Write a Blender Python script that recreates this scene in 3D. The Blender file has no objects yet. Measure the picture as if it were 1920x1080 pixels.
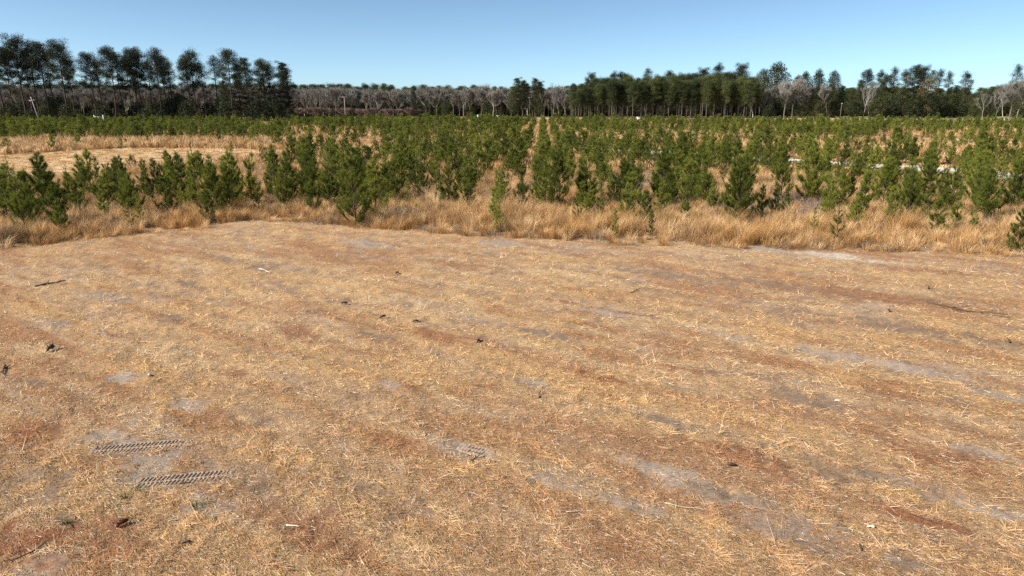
import bpy, math, random
import numpy as np
from mathutils import Vector, Matrix

random.seed(7)
rng = np.random.default_rng(7)
sc = bpy.context.scene
COL = sc.collection
R = math.radians

# ------------------------------------------------------------------ camera, sky, sun, exposure
CAM_H = 5.5
PITCH = R(14.96)
cd = bpy.data.cameras.new('camera')
cd.sensor_width = 36.0
cd.lens = 24.0
cd.clip_start = 0.1
cd.clip_end = 12000
cam = bpy.data.objects.new('camera', cd)
cam.location = (0, 0, CAM_H)
cam.rotation_euler = (math.pi/2 - PITCH, 0, 0)
COL.objects.link(cam)
sc.camera = cam

SUN_AZ, SUN_EL = R(-112), R(36)
w = bpy.data.worlds.new("World")
sc.world = w
w.use_nodes = True
nt = w.node_tree
bg = nt.nodes['Background']
sky = nt.nodes.new('ShaderNodeTexSky')
sky.sky_type = 'NISHITA'
sky.sun_disc = False
sky.sun_elevation = SUN_EL
sky.sun_rotation = SUN_AZ % (2*math.pi)
sky.altitude = 0
sky.air_density = 0.4
sky.dust_density = 0.6
sky.ozone_density = 2.0
tint = nt.nodes.new('ShaderNodeVectorMath'); tint.operation = 'MULTIPLY'     # clear winter air: a little more cyan
tint.inputs[1].default_value = (1.09, 1.165, 1.01)
nt.links.new(sky.outputs[0], tint.inputs[0])
nt.links.new(tint.outputs[0], bg.inputs[0])
bg.inputs[1].default_value = 0.096

sd = bpy.data.lights.new('sun', 'SUN')
sd.energy = 4.7
sd.angle = R(0.53)
sd.color = (1.0, 0.93, 0.83)
sun = bpy.data.objects.new('sun', sd)
to_sun = Vector((math.sin(SUN_AZ)*math.cos(SUN_EL), math.cos(SUN_AZ)*math.cos(SUN_EL), math.sin(SUN_EL)))
sun.rotation_euler = to_sun.to_track_quat('Z', 'Y').to_euler()
COL.objects.link(sun)

vs = sc.view_settings
vs.view_transform = 'Standard'
vs.look = 'None'
vs.exposure = 0.92
vs.gamma = 1.0
vs.use_curve_mapping = False
sc.cycles.use_denoising = False
sc.cycles.max_bounces = 6
sc.cycles.diffuse_bounces = 3
sc.cycles.transparent_max_bounces = 8

# ------------------------------------------------------------------ helpers
F = 1280.0
def at_ground(u, v):
    """Ground point seen at photograph pixel (u, v)."""
    a = PITCH + math.atan((v-540)/F)
    Y = CAM_H/math.tan(a)
    Zc = Y*math.cos(PITCH) + CAM_H*math.sin(PITCH)
    return (u-960)/F*Zc, Y
def x_at(u, Y):
    return (u-960)/F*(Y*math.cos(PITCH) + CAM_H*math.sin(PITCH))
def z_at(v, Y):
    return CAM_H - Y*math.tan(PITCH + math.atan((v-540)/F))
def project(X, Y, Z=0.0):
    Zc = Y*math.cos(PITCH) - (Z-CAM_H)*math.sin(PITCH)
    yc = (Z-CAM_H)*math.cos(PITCH) + Y*math.sin(PITCH)
    return 960 + F*X/Zc, 540 - F*yc/Zc

def hash2(ix, iy, seed):
    n = (ix.astype(np.int64)*374761393 + iy.astype(np.int64)*668265263 + seed*974634777) & 0xffffffff
    n = ((n ^ (n >> 13))*1274126177) & 0xffffffff
    n = n ^ (n >> 16)
    return (n & 0xffffff)/float(0xffffff)
def vnoise(x, y, seed=0):
    x = np.asarray(x, float); y = np.asarray(y, float)
    ix = np.floor(x); iy = np.floor(y)
    fx = x-ix; fy = y-iy
    fx = fx*fx*(3-2*fx); fy = fy*fy*(3-2*fy)
    a = hash2(ix, iy, seed); b = hash2(ix+1, iy, seed)
    c = hash2(ix, iy+1, seed); d = hash2(ix+1, iy+1, seed)
    return (a*(1-fx)+b*fx)*(1-fy) + (c*(1-fx)+d*fx)*fy
def fbm(x, y, octv=4, seed=0):
    s = 0; amp = .5; t = 0
    for k in range(octv):
        s = s + amp*vnoise(x, y, seed+k*17); t += amp
        x = x*2.03+5.1; y = y*2.03+1.7; amp *= .5
    return s/t
def sstep(a, b, x):
    t = np.clip((x-a)/(b-a), 0, 1)
    return t*t*(3-2*t)

def mesh_np(name, V, T, n=3, mats=(), col=None, smooth=False, midx=None):
    """Mesh from numpy arrays: V (k,3), T (m,n)."""
    V = np.ascontiguousarray(V, dtype=np.float32); T = np.ascontiguousarray(T, dtype=np.int32)
    me = bpy.data.meshes.new(name)
    me.vertices.add(len(V)); me.vertices.foreach_set('co', V.ravel())
    m = len(T)
    me.loops.add(m*n); me.loops.foreach_set('vertex_index', T.ravel())
    me.polygons.add(m)
    me.polygons.foreach_set('loop_start', np.arange(0, m*n, n, dtype=np.int32))
    me.polygons.foreach_set('loop_total', np.full(m, n, dtype=np.int32))
    for mt in mats: me.materials.append(mt)
    if midx is not None: me.polygons.foreach_set('material_index', midx.astype(np.int32))
    if col is not None:
        a = me.color_attributes.new('tint', 'FLOAT_COLOR', 'POINT')
        c = np.ones((len(V), 4), np.float32); c[:, :3] = col
        a.data.foreach_set('color', c.ravel())
    me.update(calc_edges=True)
    if smooth: me.polygons.foreach_set('use_smooth', np.ones(m, dtype=bool))
    return me

def link(name, me, parent=None, **props):
    o = bpy.data.objects.new(name, me)
    COL.objects.link(o)
    if parent is not None: o.parent = parent
    for k, v in props.items():
        if v is not None: o[k] = v
    return o
def empty(name, loc=(0, 0, 0), rz=0.0, s=1.0, **props):
    o = link(name, None, None, **props)
    o.empty_display_size = .3
    o.location = loc; o.rotation_euler = (0, 0, rz); o.scale = (s, s, s)
    return o

class TM:
    """Collects triangles (tubes, boxes, blades)."""
    def __init__(self): self.V = []; self.T = []; self.C = []; self.n = 0
    def add(self, V, T, c=(1, 1, 1)):
        V = np.asarray(V, float).reshape(-1, 3); T = np.asarray(T, int).reshape(-1, 3)
        self.V.append(V); self.T.append(T+self.n); self.n += len(V)
        c = np.asarray(c, float)
        self.C.append(np.broadcast_to(c, (len(V), 3)) if c.ndim == 1 else c)
    def tube(self, P, Rr, sides=5, c=(1, 1, 1), cap=True):
        P = np.asarray(P, float); k = len(P)
        Rr = np.broadcast_to(np.asarray(Rr, float), (k,))
        rings = []
        for i in range(k):
            d = P[min(i+1, k-1)]-P[max(i-1, 0)]
            d = d/(np.linalg.norm(d)+1e-9)
            r = np.array([0, 0, 1.]) if abs(d[2]) < .9 else np.array([1., 0, 0])
            a = np.cross(d, r); a /= np.linalg.norm(a); b = np.cross(d, a)
            th = np.arange(sides)/sides*2*np.pi
            rings.append(P[i]+Rr[i]*(np.cos(th)[:, None]*a+np.sin(th)[:, None]*b))
        V = np.vstack(rings); T = []
        for i in range(k-1):
            for j in range(sides):
                a = i*sides+j; b = i*sides+(j+1) % sides
                T += [(a, b, b+sides), (a, b+sides, a+sides)]
        if cap:
            for j in range(1, sides-1):
                T += [(0, j+1, j), ((k-1)*sides, (k-1)*sides+j, (k-1)*sides+j+1)]
        self.add(V, T, c)
    def box(self, c0, size, c=(1, 1, 1), rz=0):
        x, y, z = np.asarray(size)/2.
        V = np.array([[sx*x, sy*y, sz*z] for sz in (-1, 1) for sy in (-1, 1) for sx in (-1, 1)])
        cs, sn = math.cos(rz), math.sin(rz)
        V = V@np.array([[cs, sn, 0], [-sn, cs, 0], [0, 0, 1]])+np.asarray(c0)
        q = [(0, 2, 3, 1), (4, 5, 7, 6), (0, 1, 5, 4), (2, 6, 7, 3), (0, 4, 6, 2), (1, 3, 7, 5)]
        T = [t for a in q for t in ((a[0], a[1], a[2]), (a[0], a[2], a[3]))]
        self.add(V, T, c)
    def mesh(self, name, mat, smooth=False):
        return mesh_np(name, np.vstack(self.V), np.vstack(self.T), 3, (mat,), np.vstack(self.C), smooth)

def unit(v):
    return v/(np.linalg.norm(v, axis=-1, keepdims=True)+1e-9)
def slivers(P, D, L, W, r=rng):
    """One triangle per point P: base width W, pointing along D for length L."""
    D = unit(D)
    S = unit(np.cross(D, r.normal(size=D.shape)))*np.reshape(W, (-1, 1))/2
    tip = P + D*np.reshape(L, (-1, 1))
    V = np.stack([P-S, P+S, tip], 1).reshape(-1, 3)
    return V, np.arange(len(V)).reshape(-1, 3)

# ------------------------------------------------------------------ materials
def new_mat(name):
    m = bpy.data.materials.new(name); m.use_nodes = True
    b = m.node_tree.nodes['Principled BSDF']
    b.inputs['Roughness'].default_value = .85
    b.inputs['Specular IOR Level'].default_value = .15
    return m, m.node_tree, b
def N(nt, t, **kw):
    n = nt.nodes.new(t)
    for k, v in kw.items(): setattr(n, k, v)
    return n
def mathn(nt, op, a, b=None, clamp=False):
    n = N(nt, 'ShaderNodeMath', operation=op, use_clamp=clamp)
    for i, s in enumerate((a, b)):
        if s is None: continue
        if isinstance(s, (int, float)): n.inputs[i].default_value = s
        else: nt.links.new(s, n.inputs[i])
    return n.outputs[0]
def vmul(nt, colsock, fac):
    n = N(nt, 'ShaderNodeVectorMath', operation='SCALE')
    if hasattr(colsock, 'links'): nt.links.new(colsock, n.inputs[0])
    else: n.inputs[0].default_value = colsock
    if isinstance(fac, (int, float)): n.inputs['Scale'].default_value = fac
    else: nt.links.new(fac, n.inputs['Scale'])
    return n.outputs[0]
def noise_n(nt, scale, detail=3, vec=None, rough=.55):
    n = N(nt, 'ShaderNodeTexNoise')
    n.inputs['Scale'].default_value = scale; n.inputs['Detail'].default_value = detail
    n.inputs['Roughness'].default_value = rough
    if vec is not None: nt.links.new(vec, n.inputs['Vector'])
    return n.outputs[0]
def maprange(nt, s, a, b, c, d):
    n = N(nt, 'ShaderNodeMapRange')
    nt.links.new(s, n.inputs[0])
    for i, v in zip((1, 2, 3, 4), (a, b, c, d)): n.inputs[i].default_value = v
    return n.outputs[0]
def mixc(nt, fac, a, b):
    n = N(nt, 'ShaderNodeMix', data_type='RGBA')
    if isinstance(fac, (int, float)): n.inputs[0].default_value = fac
    else: nt.links.new(fac, n.inputs[0])
    for i, s in ((6, a), (7, b)):
        if hasattr(s, 'links'): nt.links.new(s, n.inputs[i])
        else: n.inputs[i].default_value = (*s, 1)
    return n.outputs[2]

def leaf_mat(name, ca, cb, wscale=.12, transl=.25, rand=.35):
    """Foliage: vertex tint x mix of two leaf colours by place and by plant; partly translucent."""
    m, nt, b = new_mat(name)
    att = N(nt, 'ShaderNodeAttribute', attribute_name='tint')
    geo = N(nt, 'ShaderNodeNewGeometry')
    oi = N(nt, 'ShaderNodeObjectInfo')
    nz = noise_n(nt, wscale, 2, geo.outputs['Position'])
    f = mathn(nt, 'ADD', maprange(nt, nz, .3, .7, 0, .75), mathn(nt, 'MULTIPLY', mathn(nt, 'SUBTRACT', oi.outputs['Random'], .5), rand*1.6), clamp=True)
    c = mixc(nt, f, ca, cb)
    mul = N(nt, 'ShaderNodeVectorMath', operation='MULTIPLY')
    nt.links.new(c, mul.inputs[0]); nt.links.new(att.outputs['Color'], mul.inputs[1])
    br = mathn(nt, 'ADD', mathn(nt, 'MULTIPLY', oi.outputs['Random'], rand), 1-rand/2)
    col = vmul(nt, mul.outputs[0], br)
    nt.links.new(col, b.inputs['Base Color'])
    b.inputs['Roughness'].default_value = .6
    b.inputs['Specular IOR Level'].default_value = .2
    tr = N(nt, 'ShaderNodeBsdfTranslucent')
    nt.links.new(col, tr.inputs[0])
    mx = N(nt, 'ShaderNodeMixShader'); mx.inputs[0].default_value = transl
    nt.links.new(b.outputs[0], mx.inputs[1]); nt.links.new(tr.outputs[0], mx.inputs[2])
    nt.links.new(mx.outputs[0], nt.nodes['Material Output'].inputs[0])
    return m

def plain_mat(name, col, nscale=8., var=.35, rough=.85, bump=0.3, tint=True):
    m, nt, b = new_mat(name)
    tc = N(nt, 'ShaderNodeTexCoord')
    nz = noise_n(nt, nscale, 5, tc.outputs['Object'], .65)
    k = maprange(nt, nz, .25, .75, 1-var, 1+var)
    c = vmul(nt, col, k)
    if tint:
        att = N(nt, 'ShaderNodeAttribute', attribute_name='tint')
        mul = N(nt, 'ShaderNodeVectorMath', operation='MULTIPLY')
        nt.links.new(c, mul.inputs[0]); nt.links.new(att.outputs['Color'], mul.inputs[1]); c = mul.outputs[0]
    nt.links.new(c, b.inputs['Base Color'])
    b.inputs['Roughness'].default_value = rough
    if bump:
        bp = N(nt, 'ShaderNodeBump'); bp.inputs['Strength'].default_value = bump; bp.inputs['Distance'].default_value = .02
        nt.links.new(nz, bp.inputs['Height']); nt.links.new(bp.outputs[0], b.inputs['Normal'])
    return m

M = {}
M['young'] = leaf_mat('young_pine_needles', (.110, .138, .020), (.200, .212, .036), .10, .32, .55)
M['pine'] = leaf_mat('tall_pine_needles', (.026, .036, .014), (.048, .056, .020), .03, .12, .45)
M['pine_b'] = leaf_mat('grove_pine_needles', (.048, .062, .020), (.085, .096, .030), .03, .15, .6)
M['evergreen'] = leaf_mat('evergreen_leaves', (.030, .040, .014), (.062, .064, .022), .05, .12, .5)
M['olive'] = leaf_mat('budding_leaves', (.14, .105, .045), (.17, .13, .06), .05, .2, .3)
M['twig'] = leaf_mat('bare_twigs', (.178, .165, .142), (.24, .222, .195), .03, 0, .4)
M['twig_red'] = leaf_mat('reddish_twigs', (.17, .115, .105), (.21, .145, .13), .03, 0, .4)
M['bark'] = plain_mat('pine_bark', (.075, .055, .045), 3)
M['bark_pale'] = plain_mat('pale_bark', (.34, .31, .27), 2)
M['bark_grey'] = plain_mat('grey_bark', (.13, .11, .095), 2)
M['grass'] = leaf_mat('tall_dry_grass', (.62, .36, .13), (.75, .55, .32), .3, .3, .5)
M['brush'] = leaf_mat('dead_brush', (.24, .18, .15), (.36, .27, .20), .2, .1, .5)
M['weed'] = leaf_mat('green_weed', (.08, .14, .03), (.10, .17, .04), 1, .2, .2)
M['wood_dark'] = plain_mat('weathered_dark_wood', (.085, .058, .042), 30)
M['wood_pale'] = plain_mat('split_pale_wood', (.62, .54, .44), 30)
M['wood_red'] = plain_mat('rotten_red_wood', (.09, .035, .02), 30)
M['pole'] = plain_mat('grey_pole_wood', (.33, .30, .27), 6)
M['white'] = plain_mat('white_paint', (.78, .78, .76), 5, .08)

# ------------------------------------------------------------------ layout of the place
edge_px = [(-500, 520), (-250, 492), (0, 468), (140, 452), (250, 441), (400, 431), (445, 418), (560, 418), (700, 430), (860, 441), (1000, 451),
           (1280, 463), (1400, 468), (1600, 474), (1760, 480), (1920, 488), (2200, 500), (2600, 520)]
EX = np.array([at_ground(*p) for p in edge_px])
def edge_y(X):
    return np.interp(X, EX[:, 0], EX[:, 1]) + (fbm(np.asarray(X)*.9, 0*np.asarray(X), 3, 5)-.5)*1.2
MOW = np.array([math.cos(R(-35)), math.sin(R(-35))])     # direction the mower ran

# bare, dark and red patches of the mown field: centre px, half length m, half width m, kind, strength
soil = [((735, 725), .75, .22, 'grey', 1), ((1020, 627), .9, .25, 'dark', .9), ((1270, 900), 1.15, .30, 'grey', 1), ((1350, 930), .8, .22, 'dark', .9),
        ((1000, 715), .6, .2, 'grey', .8), ((350, 532), .7, .25, 'dark', 1), ((715, 630), .9, .2, 'dark', 1), ((230, 705), .6, .28, 'grey', .9),
        ((360, 768), .6, .25, 'grey', .8), ((235, 835), .5, .55, 'grey', .8), ((300, 865), .95, .62, 'grey', 1.4), ((215, 815), .5, .4, 'grey', 1.2), ((330, 905), .6, .3, 'grey', .9), ((390, 935), .6, .35, 'grey', .8), ((1640, 578), .9, .3, 'grey', 1),
        ((1345, 625), 1.3, .22, 'grey', 1), ((1690, 690), 1.2, .25, 'grey', 1), ((1560, 665), 1.3, .25, 'grey', .7), ((1875, 742), 1.2, .16, 'grey', 1),
        ((1860, 855), .8, .2, 'grey', .8), ((1590, 487), 2.3, .8, 'pale', 1), ((1435, 468), 1.2, .7, 'grey', 1), ((60, 718), .6, .25, 'dark', .8),
        ((1180, 945), .6, .16, 'grey', .6), ((1890, 960), .7, .25, 'grey', .7), ((940, 455), 1.5, .9, 'grey', .8), ((695, 456), 1.6, .8, 'grey', .8),
        ((1265, 792), .8, .18, 'dark', .8), ((1130, 585), 1.7, .18, 'grey', .9), ((1435, 830), .9, .12, 'dark', 1), ((560, 880), .5, .2, 'grey', .4),
        ((100, 1050), .5, .3, 'grey', .8), ((120, 975), .6, .3, 'dark', .7), ((1020, 895), .6, .2, 'grey', .4), ((1570, 880), 1.2, .3, 'dark', .5),
        ((1500, 540), 4.0, .5, 'dark', .55), ((1750, 625), 3.5, .5, 'dark', .55), ((1250, 517), 2.5, .4, 'dark', .5), ((440, 490), 2.4, .35, 'dark', .5), ((1500, 745), 1.6, .35, 'dark', .5),
        ((580, 580), 1.0, .3, 'dark', .4), ((330, 600), 1, .25, 'dark', .45), ((860, 838), .7, .25, 'grey', .5), ((900, 600), .8, .2, 'grey', .4), ((1480, 990), 1.4, .35, 'grey', .6),
        ((1700, 905), 1.3, .25, 'grey', .4), ((870, 1025), .4, .2, 'dark', .5), ((210, 560), 1, .3, 'grey', .4), ((90, 600), 1.2, .5, 'grey', .4), ((1850, 500), 1.8, .4, 'grey', .6),
        ((1045, 563), .75, .10, 'red', 1.3), ((1195, 591), .75, .09, 'red', 1.2), ((1130, 712), 1.1, .25, 'red', .8), ((820, 632), 1.4, .4, 'red', .5), ((570, 625), 1.3, .45, 'red', .5),
        ((1265, 690), .7, .18, 'red', .9), ((225, 990), .32, .16, 'red', 1.3), ((1440, 646), .6, .14, 'red', 1), ((1380, 850), 1.3, .4, 'red', .55), ((1650, 560), 3.2, .5, 'red', .45),
        ((1800, 870), 1.3, .4, 'red', .5), ((1690, 960), 1.1, .15, 'red', .8), ((60, 1010), .8, .5, 'red', .7), ((860, 500), 1.6, .4, 'red', .4), ((1700, 505), 3.5, .5, 'red', .45), ((430, 700), .9, .3, 'red', .4),
        ((560, 455), 2., .6, 'red', .35), ((40, 820), .7, .3, 'red', .5), ((50, 900), 1.2, .6, 'dark', .45), ((180, 1030), 1.2, .5, 'red', .45), ((480, 900), 1.0, .5, 'dark', .3),
        ((600, 1000), 1.2, .4, 'red', .35), ((90, 800), 1.0, .5, 'red', .35), ((1150, 1040), 1.2, .35, 'red', .35), ((720, 830), .8, .4, 'red', .4), ((1600, 1040), 1.2, .3, 'dark', .35), ((700, 940), 1.1, .3, 'dark', .3)]
CC = {'grey': (.305, .245, .195), 'dark': (.21, .15, .105), 'red': (.24, .115, .06), 'pale': (.47, .40, .31)}
PATCH = [(at_ground(*p), a, b, k, s) for p, a, b, k, s in soil]

def field(X, Y):
    """Colour of the ground (k,3), of the straw on it (k,3) and straw cover 0..1."""
    X = np.asarray(X, float); Y = np.asarray(Y, float)
    al = X*MOW[0]+Y*MOW[1]; ac = -X*MOW[1]+Y*MOW[0]
    streak = fbm(al*.22, ac*1.5, 4, 11)
    big = fbm(al*.16+40, ac*.35, 3, 23)
    fine = fbm(X*3.1, Y*3.1, 4, 31)
    mid = fbm(al*.9, ac*2.4, 4, 51)
    tiny = fbm(X*11, Y*11, 3, 61)
    gx = X.shape
    soilc = np.array([.27, .18, .12]); straw = np.array([.59, .405, .225])
    gold = np.array([.575, .375, .18]); brown = np.array([.37, .195, .095]); pale = np.array([.63, .475, .29])
    g = np.empty(gx+(3,)); st = np.empty(gx+(3,))
    t = sstep(.35, .65, streak)[..., None]
    st[:] = straw*(1-t)+gold*t
    t = sstep(.47, .66, big*.5+mid*.5)[..., None]*.85
    st = st*(1-t)+brown*t
    t = sstep(.52, .75, fbm(al*.4+9, ac*2.2, 3, 77))[..., None]*.7
    st = st*(1-t)+pale*t
    cover = .62+.7*(mid-.5)+.8*(fine-.5)+.3*(streak-.5)+.4*(tiny-.5)
    g[:] = soilc*(.75+.5*fine[..., None])
    rs = sstep(.58, .72, fbm(al*.35+70, ac*2.0, 4, 91))
    g = g*(1-.5*rs[..., None])+np.array(CC['red'])*.5*rs[..., None]
    st = st*(1-.45*rs[..., None])+np.array([.36, .18, .10])*.45*rs[..., None]
    gs = sstep(.60, .74, fbm(al*.45+170, ac*1.9, 4, 131))
    gs = gs*sstep(.35, .6, fine)
    g = g*(1-.6*gs[..., None])+np.array(CC['grey'])*.6*gs[..., None]
    cover = cover-.2*gs
    lit = sstep(13.5, 8.5, Y+1.2*(streak-.5)*8+.12*X)[..., None]*sstep(.3, .6, mid)[..., None]*.6      # chopped brown litter near the bottom of the slope
    st = (st*(1-lit)+np.array([.42, .265, .15])*lit)*np.array([1.05, 1.0, .92])
    for (px, py), a, b, k, s in PATCH:
        da = ((X-px)*MOW[0]+(Y-py)*MOW[1])/a
        dc = (-(X-px)*MOW[1]+(Y-py)*MOW[0])/b
        near = (np.abs(da) < 2) & (np.abs(dc) < 2.2)
        if not near.any(): continue
        da = da*1.25
        d = np.sqrt(da[near]**2+dc[near]**2)
        mk = sstep(1.15, .3, d+(fine[near]-.5)*1.5+(mid[near]-.5)*1.6+(tiny[near]-.5)*1.3)*min(s*(1.15 if k == 'grey' else 1.5), 1)*.92
        g[near] = g[near]*(1-mk[:, None])+np.array(CC[k])*(.8+.4*fine[near][:, None])*mk[:, None]
        if k == 'red':
            st[near] = st[near]*(1-mk[:, None]*.9)+np.array([.28, .10, .045])*mk[:, None]*.9
        elif k == 'dark':
            st[near] = st[near]*(1-mk[:, None]*.85)+np.array([.24, .165, .11])*mk[:, None]*.85
            cover[near] -= .5*mk
        else:
            cover[near] -= (.9 if s > 1.1 else .62)*mk
    # the ground sheet itself carries flattened thatch between the bare spots
    cv = np.clip(cover, 0, 1)
    th = sstep(.2, .8, cv)[..., None]*.75
    g = g*(1-th)+st*.72*th
    return g, st, cv

def relief(X, Y):
    al = X*MOW[0]+Y*MOW[1]; ac = -X*MOW[1]+Y*MOW[0]
    return (fbm(X*.25, Y*.25, 2, 3)-.5)*.10 + (fbm(al*.7, ac*2.0, 3, 8)-.5)*.07 + (fbm(X*5, Y*5, 3, 9)-.5)*.06

# two tyre tread prints pressed into the soil on the left
TREAD = []
for (p, q, wd) in (((172, 846), (352, 831), .32), ((258, 906), (436, 889), .32), ((862, 837), (925, 851), .24)):
    a = np.array(at_ground(*p)); b = np.array(at_ground(*q))
    TREAD.append((a, b, wd))
def tread_frame(a, b):
    L = np.linalg.norm(b-a); d = (b-a)/L; n = np.array([-d[1], d[0]])
    return L, d, n

# ------------------------------------------------------------------ ground sheets
def ground_mat():
    m, nt, b = new_mat('mown_thatch')
    att = N(nt, 'ShaderNodeAttribute', attribute_name='tint')
    geo = N(nt, 'ShaderNodeNewGeometry')
    mp = N(nt, 'ShaderNodeMapping'); mp.inputs['Rotation'].default_value = (0, 0, R(35)); mp.inputs['Scale'].default_value = (.45, 1.3, 1)
    nt.links.new(geo.outputs['Position'], mp.inputs[0])
    n1 = noise_n(nt, 28, 6, mp.outputs[0], .75)
    n2 = noise_n(nt, 7, 4, geo.outputs['Position'], .7)
    k = mathn(nt, 'MULTIPLY', maprange(nt, n1, .3, .7, .62, 1.42), maprange(nt, n2, .3, .7, .85, 1.15))
    nt.links.new(vmul(nt, att.outputs['Color'], k), b.inputs['Base Color'])
    bp = N(nt, 'ShaderNodeBump'); bp.inputs['Strength'].default_value = .8; bp.inputs['Distance'].default_value = .03
    nt.links.new(n1, bp.inputs['Height']); nt.links.new(bp.outputs[0], b.inputs['Normal'])
    b.inputs['Roughness'].default_value = .95; b.inputs['Specular IOR Level'].default_value = .05
    return m
M['mown'] = ground_mat()

nr, ncol = 380, 560
Yr = 3.0*np.exp(np.linspace(0, math.log(46/3.0), nr))
Tc = np.linspace(-1.05, 1.05, ncol)
GX = Tc[None, :]*(Yr[:, None]+5); GY = np.repeat(Yr[:, None], ncol, 1)
g, st, cv = field(GX, GY)
GZ = relief(GX, GY)
for a, b, wd in TREAD:
    L, d, n = tread_frame(a, b)
    u = (GX-a[0])*d[0]+(GY-a[1])*d[1]; v = (GX-a[0])*n[0]+(GY-a[1])*n[1]
    ins = sstep(-.02, .06, u)*sstep(L+.02, L-.06, u)*sstep(-wd/2-.01, -wd/2+.05, v)*sstep(wd/2+.01, wd/2-.05, v)
    near = sstep(-.5, -.15, u)*sstep(L+.5, L+.15, u)*sstep(-wd/2-.4, -wd/2-.15, v)*sstep(wd/2+.4, wd/2+.15, v)
    GZ = GZ*(1-near) - .15*ins
idx = np.arange(nr*ncol).reshape(nr, ncol)
Q = np.stack([idx[:-1, :-1], idx[:-1, 1:], idx[1:, 1:], idx[1:, :-1]], -1).reshape(-1, 4)
mown = link('mown_field', mesh_np('mown_field', np.stack([GX, GY, GZ], -1).reshape(-1, 3), Q, 4, (M['mown'],), g.reshape(-1, 3), True), kind='structure')

m, nt, b = new_mat('tread_soil')
tc = N(nt, 'ShaderNodeNewGeometry')
nz = noise_n(nt, 40, 5, tc.outputs['Position'], .7)
nt.links.new(mixc(nt, maprange(nt, nz, .3, .7, 0, 1), (.24, .175, .125), (.37, .285, .215)), b.inputs['Base Color'])
b.inputs['Roughness'].default_value = .95
M['tread'] = m
for k, (a, b2, wd) in enumerate(TREAD):
    L, d, n = tread_frame(a, b2)
    nu, nv = int((L+.24)/.0075), 44
    U, Vv = np.meshgrid(np.linspace(-.10, L+.10, nu), np.linspace(-wd/2-.09, wd/2+.09, nv), indexing='ij')
    pitch = .062
    H = np.zeros_like(U)
    for side, (v0, v1, off) in enumerate(((-wd/2+.01, -.015, 0), (.015, wd/2-.01, .5))):
        uu = (U-.25*Vv)/pitch+off+.12*vnoise(U*9, Vv*9, 5+side)
        fr = np.abs(uu-np.round(uu))
        inb = sstep(v0, v0+.02, Vv)*sstep(v1, v1-.02, Vv)
        H -= sstep(.27, .13, fr)*inb
    fade = (.2 if k == 2 else 1)*sstep(0, .22, U)*sstep(L, L-.3, U)*(.55+.6*fbm(U*3, Vv*4, 3, 60+k))
    Z = .004+H*.12*np.clip(fade*(.6+.8*vnoise(U*6, Vv*8, 71+k)), 0, 1.1)+(vnoise(U*30, Vv*30, 4)-.5)*.008
    rim = sstep(0, .10, np.minimum(np.minimum(U+.10, L+.10-U), np.minimum(Vv+wd/2+.09, wd/2+.09-Vv))+(fbm(U*14, Vv*14, 2, 44)-.5)*.10)
    Z = Z*rim-.03*(1-rim)
    P = np.stack([a[0]+U*d[0]+Vv*n[0], a[1]+U*d[1]+Vv*n[1], Z], -1).reshape(-1, 3)
    ii = np.arange(nu*nv).reshape(nu, nv)
    Qt = np.stack([ii[:-1, :-1], ii[1:, :-1], ii[1:, 1:], ii[:-1, 1:]], -1).reshape(-1, 4)
    link('tyre_track', mesh_np('tyre_track', P, Qt, 4, (M['tread'],), None, True), mown,
         label=('farther chevron tyre print pressed in bare grey soil', 'nearer chevron tyre print pressed in bare grey soil', 'short faint tyre print in the lower middle of the mown field')[k])

def broad_ground_mat():
    """Brown thatch under the tall grass, paler and greener fields far off."""
    m, nt, b = new_mat('rough_ground')
    geo = N(nt, 'ShaderNodeNewGeometry')
    n1 = noise_n(nt, .08, 4, geo.outputs['Position']); n2 = noise_n(nt, 1.5, 5, geo.outputs['Position'], .7)
    c = mixc(nt, maprange(nt, n1, .35, .65, 0, 1), (.27, .17, .09), (.36, .25, .14))
    c = vmul(nt, c, maprange(nt, n2, .3, .7, .65, 1.3))
    nt.links.new(c, b.inputs['Base Color'])
    b.inputs['Roughness'].default_value = .95; b.inputs['Specular IOR Level'].default_value = .05
    return m
M['rough'] = broad_ground_mat()
def sheet(name, poly, z, mat, kind='structure'):
    V = [(x, y, z) for x, y in poly]
    me = bpy.data.meshes.new(name); me.from_pydata(V, [], [tuple(range(len(V)))]); me.materials.append(mat); me.update()
    return link(name, me, kind=kind)
sheet('ground', [(-9000, -300), (9000, -300), (9000, 9000), (-9000, 9000)], -.22, M['rough'])

def strip_mat(name, ca, cb, s1=.5, s2=6):
    m, nt, b = new_mat(name)
    geo = N(nt, 'ShaderNodeNewGeometry')
    mp = N(nt, 'ShaderNodeMapping'); mp.inputs['Scale'].default_value = (1, 2.2, 1); nt.links.new(geo.outputs['Position'], mp.inputs[0])
    n1 = noise_n(nt, s1, 5, mp.outputs[0], .6); n2 = noise_n(nt, s2, 4, geo.outputs['Position'], .75)
    c = mixc(nt, maprange(nt, n1, .35, .65, 0, 1), ca, cb)
    nt.links.new(vmul(nt, c, maprange(nt, n2, .3, .7, .7, 1.25)), b.inputs['Base Color'])
    bp = N(nt, 'ShaderNodeBump'); bp.inputs['Strength'].default_value = .6; bp.inputs['Distance'].default_value = .05
    nt.links.new(n2, bp.inputs['Height']); nt.links.new(bp.outputs[0], b.inputs['Normal'])
    b.inputs['Roughness'].default_value = .95; b.inputs['Specular IOR Level'].default_value = .05
    return m
clearing_px = [(-700, 335), (-300, 308), (0, 290), (120, 283), (250, 277), (400, 278), (520, 281), (556, 284), (548, 290), (440, 302), (300, 318), (0, 342), (-300, 372), (-700, 420)]
clearing = np.array([at_ground(*p) for p in clearing_px])
M['strip'] = strip_mat('mown_strip_thatch', (.50, .37, .225), (.60, .46, .29), .12, 2.5)
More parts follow.
